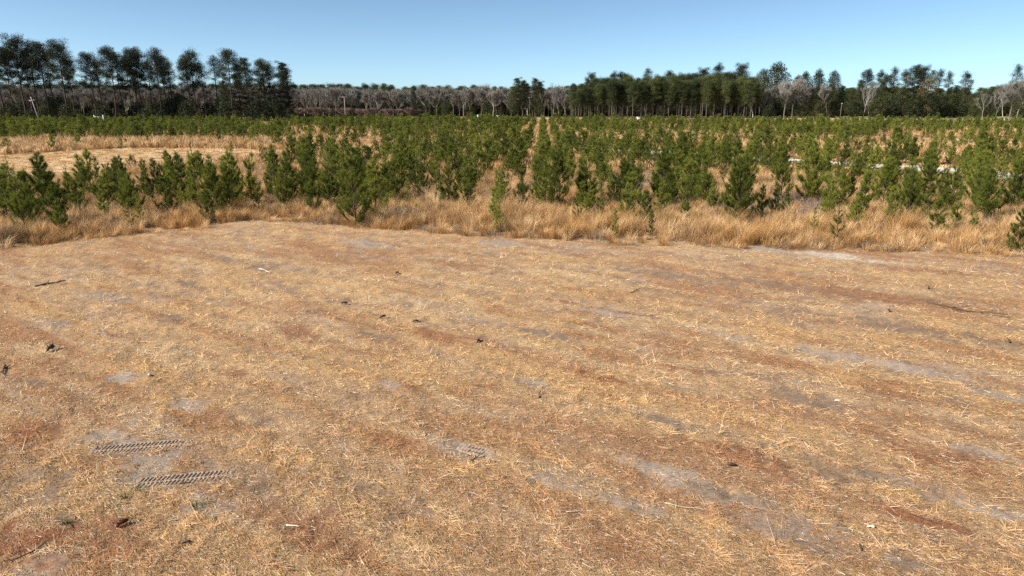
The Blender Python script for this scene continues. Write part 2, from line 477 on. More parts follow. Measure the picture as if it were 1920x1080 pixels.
def grid_in_poly(name, poly, z, mat, step, jag=.0):
    """Finely divided sheet inside a polygon with a ragged outline."""
    n = len(poly); P = []
    for i in range(n):
        a, b = poly[i], poly[(i+1) % n]
        k = max(1, int(np.linalg.norm(b-a)/step))
        for j in range(k):
            q = a+(b-a)*j/k
            P.append(q+rng.normal(size=2)*jag)
    return sheet(name, P, z, mat)
grid_in_poly('mown_strip', clearing, -.02, M['strip'], .8, .22)

road_px = [(1120, 280), (1200, 284), (1280, 290), (1370, 297), (1500, 303), (1600, 309), (1720, 316), (1830, 322), (1920, 332), (2050, 346), (2300, 372)]
road = np.array([at_ground(*p) for p in road_px])
def ribbon(name, line, width, z, mat, step=.6, jag=.25):
    P = []
    for i in range(len(line)-1):
        k = max(1, int(np.linalg.norm(line[i+1]-line[i])/step))
        for j in range(k): P.append(line[i]+(line[i+1]-line[i])*j/k)
    P.append(line[-1]); P = np.array(P)
    d = unit(np.gradient(P, axis=0)); nn = np.stack([-d[:, 1], d[:, 0]], 1)
    s = np.arange(len(P))*step
    wl = width/2*(1+jag*(fbm(s*.5, s*0, 3, 1)-.5)*3); wr = width/2*(1+jag*(fbm(s*.5, s*0+9, 3, 2)-.5)*3)
    V = np.vstack([P+nn*wl[:, None], P-nn*wr[:, None]]); k = len(P)
    V = np.hstack([V, np.full((len(V), 1), z)])
    Q = np.array([(i, i+k, i+k+1, i+1) for i in range(k-1)])
    return link(name, mesh_np(name, V, Q, 4, (mat,)), kind='structure')
M['sand'] = strip_mat('white_sand', (.40, .36, .30), (.70, .67, .61), .45, 1.6)
ribbon('sandy_track', road, 5.4, .03, M['sand'], .5, .6)
lane_px = [(1200, 243), (1320, 245), (1450, 250), (1600, 255), (1760, 260), (1920, 268), (2200, 283)]
lane = np.array([at_ground(*p) for p in lane_px])
M['dirt'] = strip_mat('pale_dirt', (.45, .33, .22), (.54, .42, .30), .3, 3)
ribbon('dirt_lane', lane, 5, .0, M['dirt'], 2)
M['field'] = strip_mat('short_green_pasture', (.20, .20, .09), (.30, .25, .13), .02, .4)
M['palefield'] = strip_mat('dry_pasture', (.36, .30, .19), (.44, .36, .24), .02, .4)
def far_poly(x0, x1, y0, y1): return [(x_at(x0, y0), y0), (x_at(x1, y0), y0), (x_at(x1, y1), y1), (x_at(x0, y1), y1)]
sheet('pasture', far_poly(1575, 2500, 238, 420), -.05, M['field'])
sheet('far_field', far_poly(1000, 1574, 262, 330), -.05, M['palefield'])
sheet('farther_field', far_poly(560, 999, 300, 345), -.05, M['palefield'])

# ------------------------------------------------------------------ straw lying on the mown field
def straw():
    n = 900000
    r = rng
    # more blades near, fewer and larger far
    Y = 1/(1/5.2+(1/40.-1/5.2)*r.random(n))
    X = (r.random(n)*2-1)*(Y*.86+2.2)
    g, st, cv = field(X, Y)
    keep = r.random(n) < .12+.95*cv
    keep &= Y < edge_y(X)+.8
    for a, b, wd in TREAD:
        L, d, nn = tread_frame(a, b)
        u = (X-a[0])*d[0]+(Y-a[1])*d[1]; v = (X-a[0])*nn[0]+(Y-a[1])*nn[1]
        keep &= ~((u > .02) & (u < L-.15) & (np.abs(v) < wd/2) & (r.random(n) < .93))
    X, Y, st, cv = X[keep], Y[keep], st[keep], cv[keep]
    n = len(X)
    clump = fbm(X*5, Y*5, 2, 200)
    az = np.where(r.random(n) < .5, R(-35)+r.normal(size=n)*.5+np.pi*(r.random(n) < .5), r.random(n)*2*np.pi)
    up = (r.random(n)**1.6*.6)*(.2+1.3*sstep(.5, .75, clump))
    up = up*(.55+.45*sstep(9, 16, Y))
    k = (Y/9.)**.62
    L = (.035+.10*r.random(n)**1.5)*(.8+.35*k)*(.75+.7*sstep(.5, .72, clump))
    long = (r.random(n) < .012) & (Y < 16)
    L = np.where(long, L*2.6, L)
    W = (.0038+.003*r.random(n))*k*1.15
    D = np.stack([np.cos(az)*np.cos(up), np.sin(az)*np.cos(up), np.sin(up)], -1)
    P = np.stack([X, Y, relief(X, Y)+.004+.02*r.random(n)*cv], -1)
    side = np.stack([-np.sin(az), np.cos(az), r.normal(size=n)*.5], -1); side = unit(side)*W[:, None]/2
    V = np.stack([P-side, P+side, P+D*L[:, None]], 1).reshape(-1, 3)
    t = r.random(n)
    br = (.55+.75*r.random(n))*(.85+.45*sstep(.5, .75, clump))
    c = st*br[:, None]
    c = np.where((t < .06)[:, None], np.array([.74, .64, .50])*(.8+.3*r.random(n))[:, None], c)
    c = np.where((t > .88)[:, None], np.array([.17, .11, .075])*br[:, None], c)
    c = np.where(((t > .80) & (t < .88))[:, None], np.array([.34, .17, .08])*br[:, None], c)
    grn = (t > .06) & (t < .075) & (fbm(X*.6, Y*.6, 2, 300) > .5)
    c = np.where(grn[:, None], np.array([.20, .22, .06]), c)
    col = np.repeat(c, 3, 0)
    me = mesh_np('cut_straw', V, np.arange(len(V)).reshape(-1, 3), 3, (M['strawm'],), col)
    link('cut_straw', me, kind='stuff')
m, nt, b = new_mat('straw_blades')
att = N(nt, 'ShaderNodeAttribute', attribute_name='tint')
nt.links.new(att.outputs['Color'], b.inputs['Base Color'])
b.inputs['Roughness'].default_value = .75; b.inputs['Specular IOR Level'].default_value = .12
M['strawm'] = m
straw()

# ------------------------------------------------------------------ plant builders (return trunk mesh, crown mesh)
def bent(r, h, n=8, wob=.03):
    z = np.linspace(0, h, n)
    x = np.cumsum(r.normal(size=n))*wob*h/n; y = np.cumsum(r.normal(size=n))*wob*h/n
    x -= x[0]; y -= y[0]
    return np.stack([x, y, z], 1)
def on(P, z):
    return np.array([np.interp(z, P[:, 2], P[:, 0]), np.interp(z, P[:, 2], P[:, 1]), z])

def young_pine_meshes(seed, style='bushy', lod=0):
    """Unit: 3 m tall plantation pine with whorls of upswept needle-brush limbs."""
    r = np.random.default_rng(seed)
    H = 3.0
    P = bent(r, H, 7, .05)
    tk = TM(); rad = .045 if style != 'slender' else .035
    tk.tube(P, np.linspace(rad, .008, len(P)), 6 if not lod else 4)
    w = {'bushy': .86, 'slender': .52, 'sparse': .7, 'wide': 1.12}[style]
    dens = {'bushy': 1.25, 'slender': 1.1, 'sparse': .65, 'wide': 1.35}[style]
    NP, ND, NL, NW, NC = [], [], [], [], []
    def needles(Q, d, n, L, sh=1.0):
        a = r.normal(size=(n, 3)); a = unit(a)
        D = unit(d*(.55+.5*r.random((n, 1)))+a*.75)
        NP.append(Q+a*.015); ND.append(D); NL.append(L*(.7+.5*r.random(n)))
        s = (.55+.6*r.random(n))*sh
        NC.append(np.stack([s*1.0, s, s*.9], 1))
    def limb(p0, az, el, ln, sub=True):
        k = max(4, int(ln/.09)); t = np.linspace(0, 1, k)
        e = el+(1.25-el)*t**1.6*.75
        d = np.stack([np.cos(az)*np.cos(e), np.sin(az)*np.cos(e), np.sin(e)], 1)
        Q = p0+np.cumsum(d*ln/k, 0)
        tk.tube(np.vstack([p0, Q[::max(1, k//3)], Q[-1]]) if False else np.vstack([p0, Q[k//2], Q[-1]]), [.014*w, .009, .004], 3, cap=False)
        for i in range(k):
            if t[i] < .3: continue
            m = int((11 if not lod else 2.4)*dens*(.55+1.9*(t[i] > .65)))
            if m < 1: m = 1
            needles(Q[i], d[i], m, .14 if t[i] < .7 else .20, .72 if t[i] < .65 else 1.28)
        if sub and ln > .35:
            for s in range(int(2+ln*4)):
                i = r.integers(int(k*.15), k-1)
                limb(Q[i], az+r.choice([-1, 1])*(.5+.4*r.random()), e[i]*.8+.1, ln*(.3+.3*r.random()), False)
    z = .12 if style != 'sparse' else .45
    while z < H*.93:
        f = z/H
        prof = (1-f)**.9*(.6+.4*min(1, f*4))*1.08
        nb = r.integers(3, 6)
        a0 = r.random()*6.3
        for b in range(nb):
            if r.random() < (.15 if style != 'sparse' else .35): continue
            ln = (.20+.78*prof)*w*(.6+.7*r.random())
            limb(on(P, z+r.normal()*.04), a0+b*6.283/nb+r.normal()*.25, .42+.5*f+r.normal()*.15, ln)
        z += (.20+.14*r.random())*(1.0 if style != 'sparse' else 1.4)
    # the leader's own brush
    for zz in np.linspace(H*.72, H, 9):
        needles(on(P, min(zz, H)), np.array([0, 0, 1.]), int((16 if not lod else 4)*dens), .2)
    PP = np.vstack([np.broadcast_to(p, (len(d), 3)) if p.ndim == 1 else p for p, d in zip(NP, ND)])
    D = np.vstack(ND); Ln = np.concatenate(NL); C = np.vstack(NC)
    Wd = (.0115 if not lod else .034)*(.8+.5*r.random(len(Ln)))
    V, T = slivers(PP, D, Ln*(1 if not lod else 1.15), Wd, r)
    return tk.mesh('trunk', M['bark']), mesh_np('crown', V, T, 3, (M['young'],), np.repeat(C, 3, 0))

def clump_leaves(r, c, size, n, L, W, up=.5, shade=1.0):
    """n leaf slivers spread through an ellipsoid, tufts pointing out and up."""
    a = unit(r.normal(size=(n, 3)))*(r.random((n, 1))**.4)
    P = c+a*size
    D = unit(a*.8+np.array([0, 0, up])+r.normal(size=(n, 3))*.5)
    V, T = slivers(P, D, L*(.6+.8*r.random(n)), W*(.7+.6*r.random(n)), r)
    s = (.6+.7*r.random(n))*shade
    return V, T, np.repeat(np.stack([s, s, s], 1), 3, 0)

def tall_pine_meshes(seed, H=26, crown0=.45, width=4.2, dens=1.0, leaf='pine', bark='bark', flat=.5, dead=4):
    r = np.random.default_rng(seed)
    P = bent(r, H, 9, .035)
    tk = TM(); tk.tube(P, np.linspace(H*.011, H*.0035, len(P)), 6)
    cr = TM(); nb = int(30*dens+8)
    for b in range(nb):
        f = crown0+(1-crown0)*((b+r.random()*.8)/nb)**.72
        az = b*2.4+r.normal()*.5
        g = (f-crown0)/(1-crown0)
        prof = max(.3, math.sin(min(1., .12+.95*g**1.35)*math.pi))**.6
        ln = width*(.25+.75*max(prof, .15))*(.55+.65*r.random())
        el = -.05+.55*g+r.normal()*.18
        p0 = on(P, f*H*.985)
        q = p0+ln*.5*np.array([math.cos(az)*math.cos(el), math.sin(az)*math.cos(el), math.sin(el)])
        e2 = el+.3
        p1 = q+ln*.5*np.array([math.cos(az+.2)*math.cos(e2), math.sin(az+.2)*math.cos(e2), math.sin(e2)])
        tk.tube([p0, q, p1], [.09, .06, .02], 3, cap=False)
        k = 1+int(ln/1.3+r.random())
        for j in range(k):
            t = .5+.5*(j+.6)/k
            c = p0+(p1-p0)*t+r.normal(size=3)*np.array([.45, .45, .25])
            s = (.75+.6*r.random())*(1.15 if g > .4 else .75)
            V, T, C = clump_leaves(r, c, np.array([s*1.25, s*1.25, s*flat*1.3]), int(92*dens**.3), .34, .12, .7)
            cr.add(V, T, C)
    for j in range(5):
        c = on(P, H*(1-.018*j))+r.normal(size=3)*.5
        V, T, C = clump_leaves(r, c, np.array([.9, .9, .65]), 80, .34, .12, .8); cr.add(V, T, C)
    for j in range(dead):
        f = crown0*(.5+.45*r.random()); az = r.random()*6.3; ln = 1+1.5*r.random()
        p0 = on(P, f*H); tk.tube([p0, p0+np.array([math.cos(az)*ln, math.sin(az)*ln, .1])], [.05, .015], 3, cap=False)
    return tk.mesh('trunk', M[bark]), cr.mesh('crown', M[leaf])

def bare_tree_meshes(seed, H=16, width=4.5, bark='bark_grey', twig='twig', ntw=2600, fork=.35):
    r = np.random.default_rng(seed)
    tk = TM(); tips = []
    def grow(p, d, ln, rad, lev):
        n = 4; Q = [p]
        for i in range(n):
            d = unit(d+r.normal(size=3)*.10+np.array([0, 0, .06])); Q.append(Q[-1]+d*ln/n)
        Q = np.array(Q)
        tk.tube(Q, np.linspace(rad, rad*.55, len(Q)), 5 if lev == 0 else 3, cap=False)
        tips.append((Q, lev))
        if lev >= 3: return
        kids = 3 if lev else 4
        for k in range(kids+(r.random() < .5)):
            i = len(Q)-1 if k < 2 else r.integers(2, len(Q))
            az = r.random()*6.3; sp = .35+.4*r.random()
            nd = unit(d+sp*np.array([math.cos(az), math.sin(az), .15]))
            grow(Q[i], nd, ln*(.55+.25*r.random()), rad*.5, lev+1)
    grow(np.zeros(3), np.array([0, 0, 1.]), H*fork, H*.011, 0)
    S = np.vstack([q for q, l in tips if l >= 1]); top = S[:, 2].max()
    k = H*.93/top
    PP, DD = [], []
    segs = [(q, l) for q, l in tips if l >= 2]
    for i in range(ntw):
        q, l = segs[r.integers(len(segs))]
        j = r.integers(1, len(q)); p = q[j]+(q[j-1]-q[j])*r.random()
        PP.append(p); DD.append(unit(q[j]-q[j-1])*.8+r.normal(size=3)*.5+np.array([0, 0, .7]))
    PP = np.array(PP); DD = np.array(DD)
    V, T = slivers(PP, DD, .5+1.1*r.random(ntw), .035+.03*r.random(ntw), r)
    wd = np.percentile(np.abs(V[:, :2]), 98)
    sc3 = np.array([width/wd, width/wd, k])
    s = .65+.6*r.random(ntw)
    tk.V = [v*sc3 for v in tk.V]
    return tk.mesh('trunk', M[bark]), mesh_np('crown', V*sc3, T, 3, (M[twig],), np.repeat(np.stack([s]*3, 1), 3, 0))

def round_tree_meshes(seed, H=10, width=4, leaf='evergreen', trunk=.15, n=34, leafsize=.4, bark='bark'):
    """Dense bushy crown made of leaf clumps with an uneven outline."""
    r = np.random.default_rng(seed)
    tk = TM(); P = bent(r, H*.8, 5, .05); tk.tube(P, np.linspace(H*.014, H*.005, 5), 5)
    cr = TM()
    for i in range(n):
        g = (i+r.random())/n
        z = H*(trunk+(1-trunk)*g*.93)
        rad = width*(math.sin(min(1, (g*.85+.15))*math.pi)**.55)*.72*(.5+.5*r.random()) if g < .97 else 0
        az = i*2.4+r.normal()*.3
        c = np.array([rad*math.cos(az), rad*math.sin(az), z])
        s = width*.24*(.8+.5*r.random())
        tk.tube([on(P, min(z*.7, H*.75)), c], [.05, .02], 3, cap=False)
        V, T, C = clump_leaves(r, c, np.array([s*1.15, s*1.15, s*.85]), 90, leafsize, leafsize*.4, .35, .85+.3*r.random()); cr.add(V, T, C)
    return tk.mesh('trunk', M[bark]), cr.mesh('crown', M[leaf])

def plant(name, meshes, X, Y, s=1.0, rz=None, sz=None, z=-.2, parts=('trunk', 'crown'), **props):
    rz = rng.random()*6.283 if rz is None else rz
    o = empty(name, (X, Y, z), rz, s, **props)
    if sz: o.scale = (s, s, sz)
    link(parts[0], meshes[0], o); link(parts[1], meshes[1], o)
    return o

# ------------------------------------------------------------------ scatter (geometry nodes; only for stuff nobody could count)
def scatter(name, pts, rot, scl, idx, sources, **props):
    me = bpy.data.meshes.new(name); n = len(pts)
    me.vertices.add(n); me.vertices.foreach_set('co', np.ascontiguousarray(pts, np.float32).ravel())
    for nm, arr in (('rot', rot), ('scl', scl)):
        a = me.attributes.new(nm, 'FLOAT_VECTOR', 'POINT'); a.data.foreach_set('vector', np.ascontiguousarray(arr, np.float32).ravel())
    a = me.attributes.new('pick', 'INT', 'POINT'); a.data.foreach_set('value', np.ascontiguousarray(idx, np.int32))
    o = link(name, me, **props)
    ng = bpy.data.node_groups.new(name, 'GeometryNodeTree')
    ng.interface.new_socket('Geometry', in_out='INPUT', socket_type='NodeSocketGeometry')
    ng.interface.new_socket('Geometry', in_out='OUTPUT', socket_type='NodeSocketGeometry')
    gi = ng.nodes.new('NodeGroupInput'); go = ng.nodes.new('NodeGroupOutput')
    g2i = ng.nodes.new('GeometryNodeGeometryToInstance')
    for s in reversed(sources):
        oi = ng.nodes.new('GeometryNodeObjectInfo'); oi.inputs['Object'].default_value = s
        ng.links.new(oi.outputs['Geometry'], g2i.inputs[0])
    iop = ng.nodes.new('GeometryNodeInstanceOnPoints'); iop.inputs['Pick Instance'].default_value = True
    def att(nm, tp):
        a = ng.nodes.new('GeometryNodeInputNamedAttribute'); a.data_type = tp; a.inputs[0].default_value = nm
        return a.outputs['Attribute']
    ng.links.new(gi.outputs[0], iop.inputs['Points']); ng.links.new(g2i.outputs[0], iop.inputs['Instance'])
    ng.links.new(att('pick', 'INT'), iop.inputs['Instance Index'])
    ng.links.new(att('rot', 'FLOAT_VECTOR'), iop.inputs['Rotation']); ng.links.new(att('scl', 'FLOAT_VECTOR'), iop.inputs['Scale'])
    ng.links.new(iop.outputs[0], go.inputs[0])
    md = o.modifiers.new('scatter', 'NODES'); md.node_group = ng
    return o
def source(name, me):
    return bpy.data.objects.new(name, me)        # never linked to the scene: only what the scatters copy
def joined(name, ma, mb):
    def rd(me):
        V = np.empty(len(me.vertices)*3, np.float32); me.vertices.foreach_get('co', V)
        T = np.empty(len(me.loops), np.int32); me.loops.foreach_get('vertex_index', T)
        C = np.empty(len(me.vertices)*4, np.float32); me.color_attributes['tint'].data.foreach_get('color', C)
        return V.reshape(-1, 3), T.reshape(-1, 3), C.reshape(-1, 4)[:, :3]
    (V, T, C), (V2, T2, C2) = rd(ma), rd(mb)
    return mesh_np(name, np.vstack([V, V2]), np.vstack([T, T2+len(V)]), 3, (ma.materials[0], mb.materials[0]), np.vstack([C, C2]),
                   midx=np.concatenate([np.zeros(len(T)), np.ones(len(T2))]))

# ------------------------------------------------------------------ tall dry grass
def tuft_mesh(seed, n=70, H=1.15, spread=.16, lean=.25, w=.006, mat='grass', kind='grass'):
    r = np.random.default_rng(seed)
    a = r.random(n)*6.283; q = r.random(n)**.5
    base = np.stack([np.cos(a)*q*spread, np.sin(a)*q*spread, np.zeros(n)], 1)
    la = a+r.normal(size=n)*.5
    out = np.stack([np.cos(la), np.sin(la), np.zeros(n)], 1)*(lean*(.3+1.1*r.random(n)))[:, None]
    h = H*(.45+.6*r.random(n))
    mid = base+out*.35*h[:, None]+np.stack([0*h, 0*h, h*.55], 1)
    tip = base+out*1.15*h[:, None]+np.stack([0*h, 0*h, h*(1-.25*r.random(n))], 1)
    sd = np.stack([-np.sin(a), np.cos(a), 0*a], 1)*w*(.7+.7*r.random(n))[:, None]
    V = np.stack([base-sd, base+sd, mid+sd*.85, mid-sd*.8, tip], 1)
    T = np.array([(0, 1, 2), (0, 2, 3), (3, 2, 4)])
    TT = (np.arange(n)[:, None, None]*5+T).reshape(-1, 3)
    s = .42+.8*r.random(n); s2 = .88+.2*r.random(n)
    C = np.stack([s, s*s2, s*s2*s2], 1)
    C = np.repeat(C[:, None, :], 5, 1)
    C[:, 0:2] *= .8                             # blades are evenly darker at the base
    return mesh_np('tuft', V.reshape(-1, 3), TT, 3, (M[mat],), C.reshape(-1, 3))
def brush_mesh(seed, n=160, H=.8, R0=.5):
    r = np.random.default_rng(seed)
    a = unit(r.normal(size=(n, 3))); a[:, 2] = np.abs(a[:, 2])
    P = a*np.array([R0, R0, H*.8])*(r.random((n, 1))**.6)
    D = a+r.normal(size=(n, 3))*.8+np.array([0, 0, .4])
    V, T = slivers(P, D, .15+.3*r.random(n), .010+.006*r.random(n), r)
    V[:, 2] = np.maximum(V[:, 2], 0)
    s = .55+.6*r.random(n)
    return mesh_np('brush', V, T, 3, (M['brush'],), np.repeat(np.stack([s]*3, 1), 3, 0))

G_SRC = [source('grass_tuft', tuft_mesh(100+i, 130, 1.05+.1*i, .16+.03*i, .16+.07*i, .0036)) for i in range(4)]
G_SRC += [source('grass_clump', tuft_mesh(120+i, 60, 1.15, .45, .2, .016)) for i in range(3)]
G_SRC += [source('brush_mound', brush_mesh(140+i)) for i in range(3)]
G_SRC += [source('weed_stems', tuft_mesh(150, 40, 1.2, .3, .15, .006, 'brush'))]

def in_poly(X, Y, poly):
    ins = np.zeros(X.shape, bool); n = len(poly)
    for i in range(n):
        x0, y0 = poly[i]; x1, y1 = poly[(i+1) % n]
        c = ((y0 > Y) != (y1 > Y)) & (X < (x1-x0)*(Y-y0)/(y1-y0+1e-12)+x0)
        ins ^= c
    return ins
def line_dist(X, Y, line):
    d = np.full(X.shape, 1e9)
    for i in range(len(line)-1):
        a, b = line[i], line[i+1]; ab = b-a
        t = np.clip(((X-a[0])*ab[0]+(Y-a[1])*ab[1])/(ab@ab), 0, 1)
        d = np.minimum(d, np.hypot(X-a[0]-t*ab[0], Y-a[1]-t*ab[1]))
    return d
def free(X, Y, m=0.0):
    return (Y > edge_y(X)+m) & ~in_poly(X, Y, clearing) & (line_dist(X, Y, road) > 1.0+1.8*fbm(X*.6, Y*.6, 3, 611)+m*.5) & (line_dist(X, Y, lane) > 2.6)

def grass():
    P, Rt, S, I = [], [], [], []
    def put(X, Y, s, k):
        n = len(X)
        P.append(np.stack([X, Y, np.full(n, -.08)], 1))
        wind = rng.normal(size=n)*.12
        Rt.append(np.stack([rng.normal(size=n)*.12, wind, rng.random(n)*6.28], 1))
        S.append(s); I.append(k)
    def zone(n, y0, y1, p=2):
        Y = (y0**p+(y1**p-y0**p)*rng.random(n))**(1/p)
        X = (rng.random(n)*2-1)*(Y*.86+3)
        return X, Y
    # front band and near plantation
    X, Y = zone(30000, 23, 62)
    ok = free(X, Y, .15); X, Y = X[ok], Y[ok]; n = len(X)
    inband = (Y-edge_y(X)) < 6.5
    nz = fbm(X*.35, Y*.35, 3, 400)
    u, v = project(X, Y)
    brushy = np.exp(-(((u-1470)/120)**2+((v-385)/28)**2))+.7*np.exp(-(((u-1200)/90)**2+((v-350)/35)**2))+.6*np.exp(-(((u-620)/50)**2+((v-410)/22)**2))
    thin = np.exp(-(((u-1470)/110)**2+((v-400)/22)**2))
    keep = (rng.random(n) < np.where(inband, .45+.55*sstep(.3, .55, nz), .3+.45*nz))&(rng.random(n) > thin*.8)
    X, Y, nz, brushy, inband = [a[keep] for a in (X, Y, nz, brushy, inband)]; n = len(X)
    k = rng.integers(0, 4, n)
    isb = rng.random(n) < brushy*.75+.06+.16*(~inband)+.30*np.clip(1-(Y-edge_y(X))/1.6, 0, 1)
    k = np.where(isb, rng.integers(7, 11, n), k)
    ed = np.clip((Y-edge_y(X))/1.5, 0, 1)
    rd = line_dist(X, Y, road)
    h = (.55+.6*rng.random(n))*(.55+.7*nz)*(.5+.5*ed)*np.where(inband, np.where(X < -8, .78, .95), .75)*(1-.72*sstep(17, 11, rd))
    put(X, Y, np.stack([.9+.5*rng.random(n), .9+.5*rng.random(n), h], 1), k)
    # middle and far: clumps
    X, Y = zone(52000, 58, 262, 1.55)
    ok = free(X, Y, 0) & ~((Y > 236) & (project(X, Y)[0] > 1575)); X, Y = X[ok], Y[ok]; n = len(X)
    k = np.where(rng.random(n) < .2, rng.integers(7, 10, n), rng.integers(4, 7, n))
    s = 1+(Y/110)*.9
    rd = np.minimum(line_dist(X, Y, road), line_dist(X, Y, lane)-2)
    h = (.6+.5*rng.random(n))*(.6+.7*fbm(X*.12, Y*.12, 3, 430))*(1-.72*sstep(17, 11, rd))
    put(X, Y, np.stack([s, s, h*np.where(k > 6, 1.1, 1)], 1), k)
    Xc = rng.uniform(clearing[:, 0].min(), clearing[:, 0].max(), 60000); Yc = rng.uniform(clearing[:, 1].min(), clearing[:, 1].max(), 60000)
    ok = in_poly(Xc, Yc, clearing) & (np.abs(Xc) < Yc*.9+4)
    Xc, Yc = Xc[ok][:2500], Yc[ok][:2500]; n = len(Xc)
    put(Xc, Yc, np.stack([.9+.8*rng.random(n), .9+.8*rng.random(n), .035+.07*rng.random(n)**2], 1), rng.integers(4, 7, n))
    P[-1][:, 2] = -.03
    scatter('tall_dry_grass', np.vstack(P), np.vstack(Rt), np.vstack(S), np.concatenate(I), G_SRC, kind='stuff')
grass()

# ------------------------------------------------------------------ young pines
YP = {}
styles = ['bushy']*4+['slender']*3+['sparse']*2+['wide']*3
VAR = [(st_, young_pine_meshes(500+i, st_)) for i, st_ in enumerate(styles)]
def variants(style): return [i for i, (s, _) in enumerate(VAR) if s == style]
LODS = [source('far_pine', joined('far_pine', *young_pine_meshes(600+i, s, 1))) for i, s in enumerate(['bushy', 'bushy', 'slender', 'wide', 'wide', 'sparse'])]

# the pines one can pick out, photo px of foot and top: x, base, top, style, label
hand = [
 (12, 402, 305, 'bushy', 'dark young pine cut by the left edge of the photo, behind orange grass'),
 (86, 398, 286, 'bushy', 'tallest young pine of the far left group, pointed top over the mown strip'),
 (45, 420, 362, 'wide', 'low spreading young pine sunk in grass near the left edge'),
 (112, 428, 345, 'wide', 'wide dark young pine closest to the mown field on the left'),
 (160, 385, 300, 'slender', 'narrow young pine just right of the tallest far left one'),
 (225, 390, 293, 'sparse', 'lone lollipop-shaped young pine with bare lower stem left of centre-left group'),
 (205, 392, 318, 'bushy', 'bushy young pine left of the lollipop-shaped one'),
 (250, 412, 330, 'wide', 'dark drooping young pine standing well forward over golden grass'),
 (277, 380, 308, 'slender', 'thin young pine beside a gap onto the mown strip'),
 (300, 378, 296, 'bushy', 'two-tipped young pine in front of the mown strip'),
 (345, 384, 290, 'bushy', 'pine with raised tuft top left of the long hedge-like group'),
 (372, 398, 296, 'wide', 'broad young pine at the kink of the mown edge'),
 (340, 398, 345, 'slender', 'small bright young pine low in the grass by the kink of the edge'),
 (438, 386, 284, 'bushy', 'tall young pine starting the dense dark group left of centre'),
 (432, 392, 310, 'wide', 'dark lower young pine with exposed stem at the field corner'),
 (478, 384, 298, 'bushy', 'mid-height young pine with bluish lower limbs near the field corner'),
 (512, 378, 280, 'slender', 'narrow upright young pine with clustered tip in the dense group'),
 (545, 382, 290, 'wide', 'full round young pine between two narrow ones'),
 (582, 384, 282, 'bushy', 'full young pine behind the grey brush at the edge'),
 (625, 386, 272, 'bushy', 'high-topped young pine left of the big dark bush'),
 (668, 424, 300, 'wide', 'biggest dark green bushy pine standing at the mown edge, brush at its foot'),
 (705, 412, 300, 'bushy', 'dark pine fused to the right side of the biggest bush'),
 (652, 395, 285, 'slender', 'slim pine rising behind the biggest dark bush'),
 (745, 388, 300, 'bushy', 'young pine right behind the orange grass right of the biggest bush'),
 (783, 362, 300, 'bushy', 'rounded dark young pine standing free above the grass band'),
 (824, 392, 322, 'slender', 'narrow young pine above a small open-branched sapling'),
 (826, 408, 372, 'sparse', 'thin open-branched sapling with wide arms in the grass band'),
 (781, 402, 384, 'slender', 'tiny pine seedling poking out of orange grass left of the open sapling'),
 (880, 394, 345, 'bushy', 'compact cone-shaped young pine standing over the grass band'),
 (858, 366, 318, 'bushy', 'small round pine behind the compact cone-shaped one'),
 (932, 388, 318, 'slender', 'light green tall pine rising behind the yellow-green one'),
 (940, 440, 375, 'sparse', 'yellow-green ragged pine in front of rust-coloured grass'),
 (975, 400, 310, 'bushy', 'thick dark pine right of the rust-coloured grass'),
 (1020, 385, 295, 'bushy', 'mid-green pine standing in the middle of the near rows'),
 (1045, 392, 285, 'wide', 'full tall pine beginning the dark column right of centre'),
 (1083, 424, 352, 'sparse', 'sparse flat-armed pine reaching down into the grass band'),
 (1098, 388, 292, 'bushy', 'tall dark pine closing the column right of centre'),
 (1153, 446, 392, 'slender', 'small upright sapling alone in the front grass, left of its twin'),
 (1219, 448, 394, 'slender', 'small upright sapling alone in the front grass, right of its twin'),
 (1268, 432, 408, 'slender', 'very small seedling in grey weeds right of the paired saplings'),
 (1150, 390, 330, 'wide', 'broad mid-green pine above the left one of the paired saplings'),
 (1190, 392, 318, 'wide', 'broad bright pine beside grey brambles'),
 (1240, 404, 340, 'bushy', 'dark cone-shaped pine beside grey brambles'),
 (1322, 388, 285, 'bushy', 'tallest near pine right of centre with shaded right side'),
 (1288, 382, 300, 'wide', 'full pine merged with the left flank of the tallest near one'),
 (1385, 412, 318, 'wide', 'large bright billowing pine behind the front grass'),
 (1425, 408, 345, 'bushy', 'bright pine on the right flank of the billowing one'),
 (1375, 425, 385, 'sparse', 'ragged low pine with dark stem beneath the billowing one'),
 (1476, 394, 366, 'wide', 'low flat bush-like pine alone on grey bare ground'),
 (1460, 345, 285, 'bushy', 'pointed young pine in front of the white sandy track, grey brush below'),
 (1503, 330, 292, 'bushy', 'small dark pine right in front of the white sandy track'),
 (1548, 398, 330, 'bushy', 'upright pine right of the grey bare ground'),
 (1567, 460, 384, 'sparse', 'tiered open pine standing farthest forward in the right grass'),
 (1504, 425, 408, 'slender', 'small seedling beside reddish weeds left of the tiered pine'),
 (1612, 412, 322, 'bushy', 'tall green pine behind the tiered one'),
 (1655, 388, 300, 'wide', 'broad pine in the right-hand thicket'),
 (1700, 400, 296, 'bushy', 'tallest dark pine of the right-hand thicket'),
 (1735, 398, 300, 'bushy', 'shaded pine at the right end of the right-hand thicket'),
 (1752, 442, 372, 'bushy', 'pine leaning out over the pale grass on the right'),
 (1782, 400, 318, 'wide', 'yellow-green spreading pine behind the one leaning over pale grass'),
 (1842, 412, 322, 'wide', 'big round bright pine near the right edge'),
 (1874, 438, 402, 'sparse', 'short two-armed pine in the grass below the big round one'),
 (1908, 386, 308, 'bushy', 'dark pine cut by the right edge of the photo'),
 (1918, 415, 375, 'slender', 'small dark pine low at the right edge of the photo'),
]
pines = []      # X, Y, height, style, label
for u, bse, top, stl, lab in hand:
    X, Y = at_ground(u, bse); h = z_at(top, Y)+.2
    pines.append((X, Y, h*.96, stl, lab))
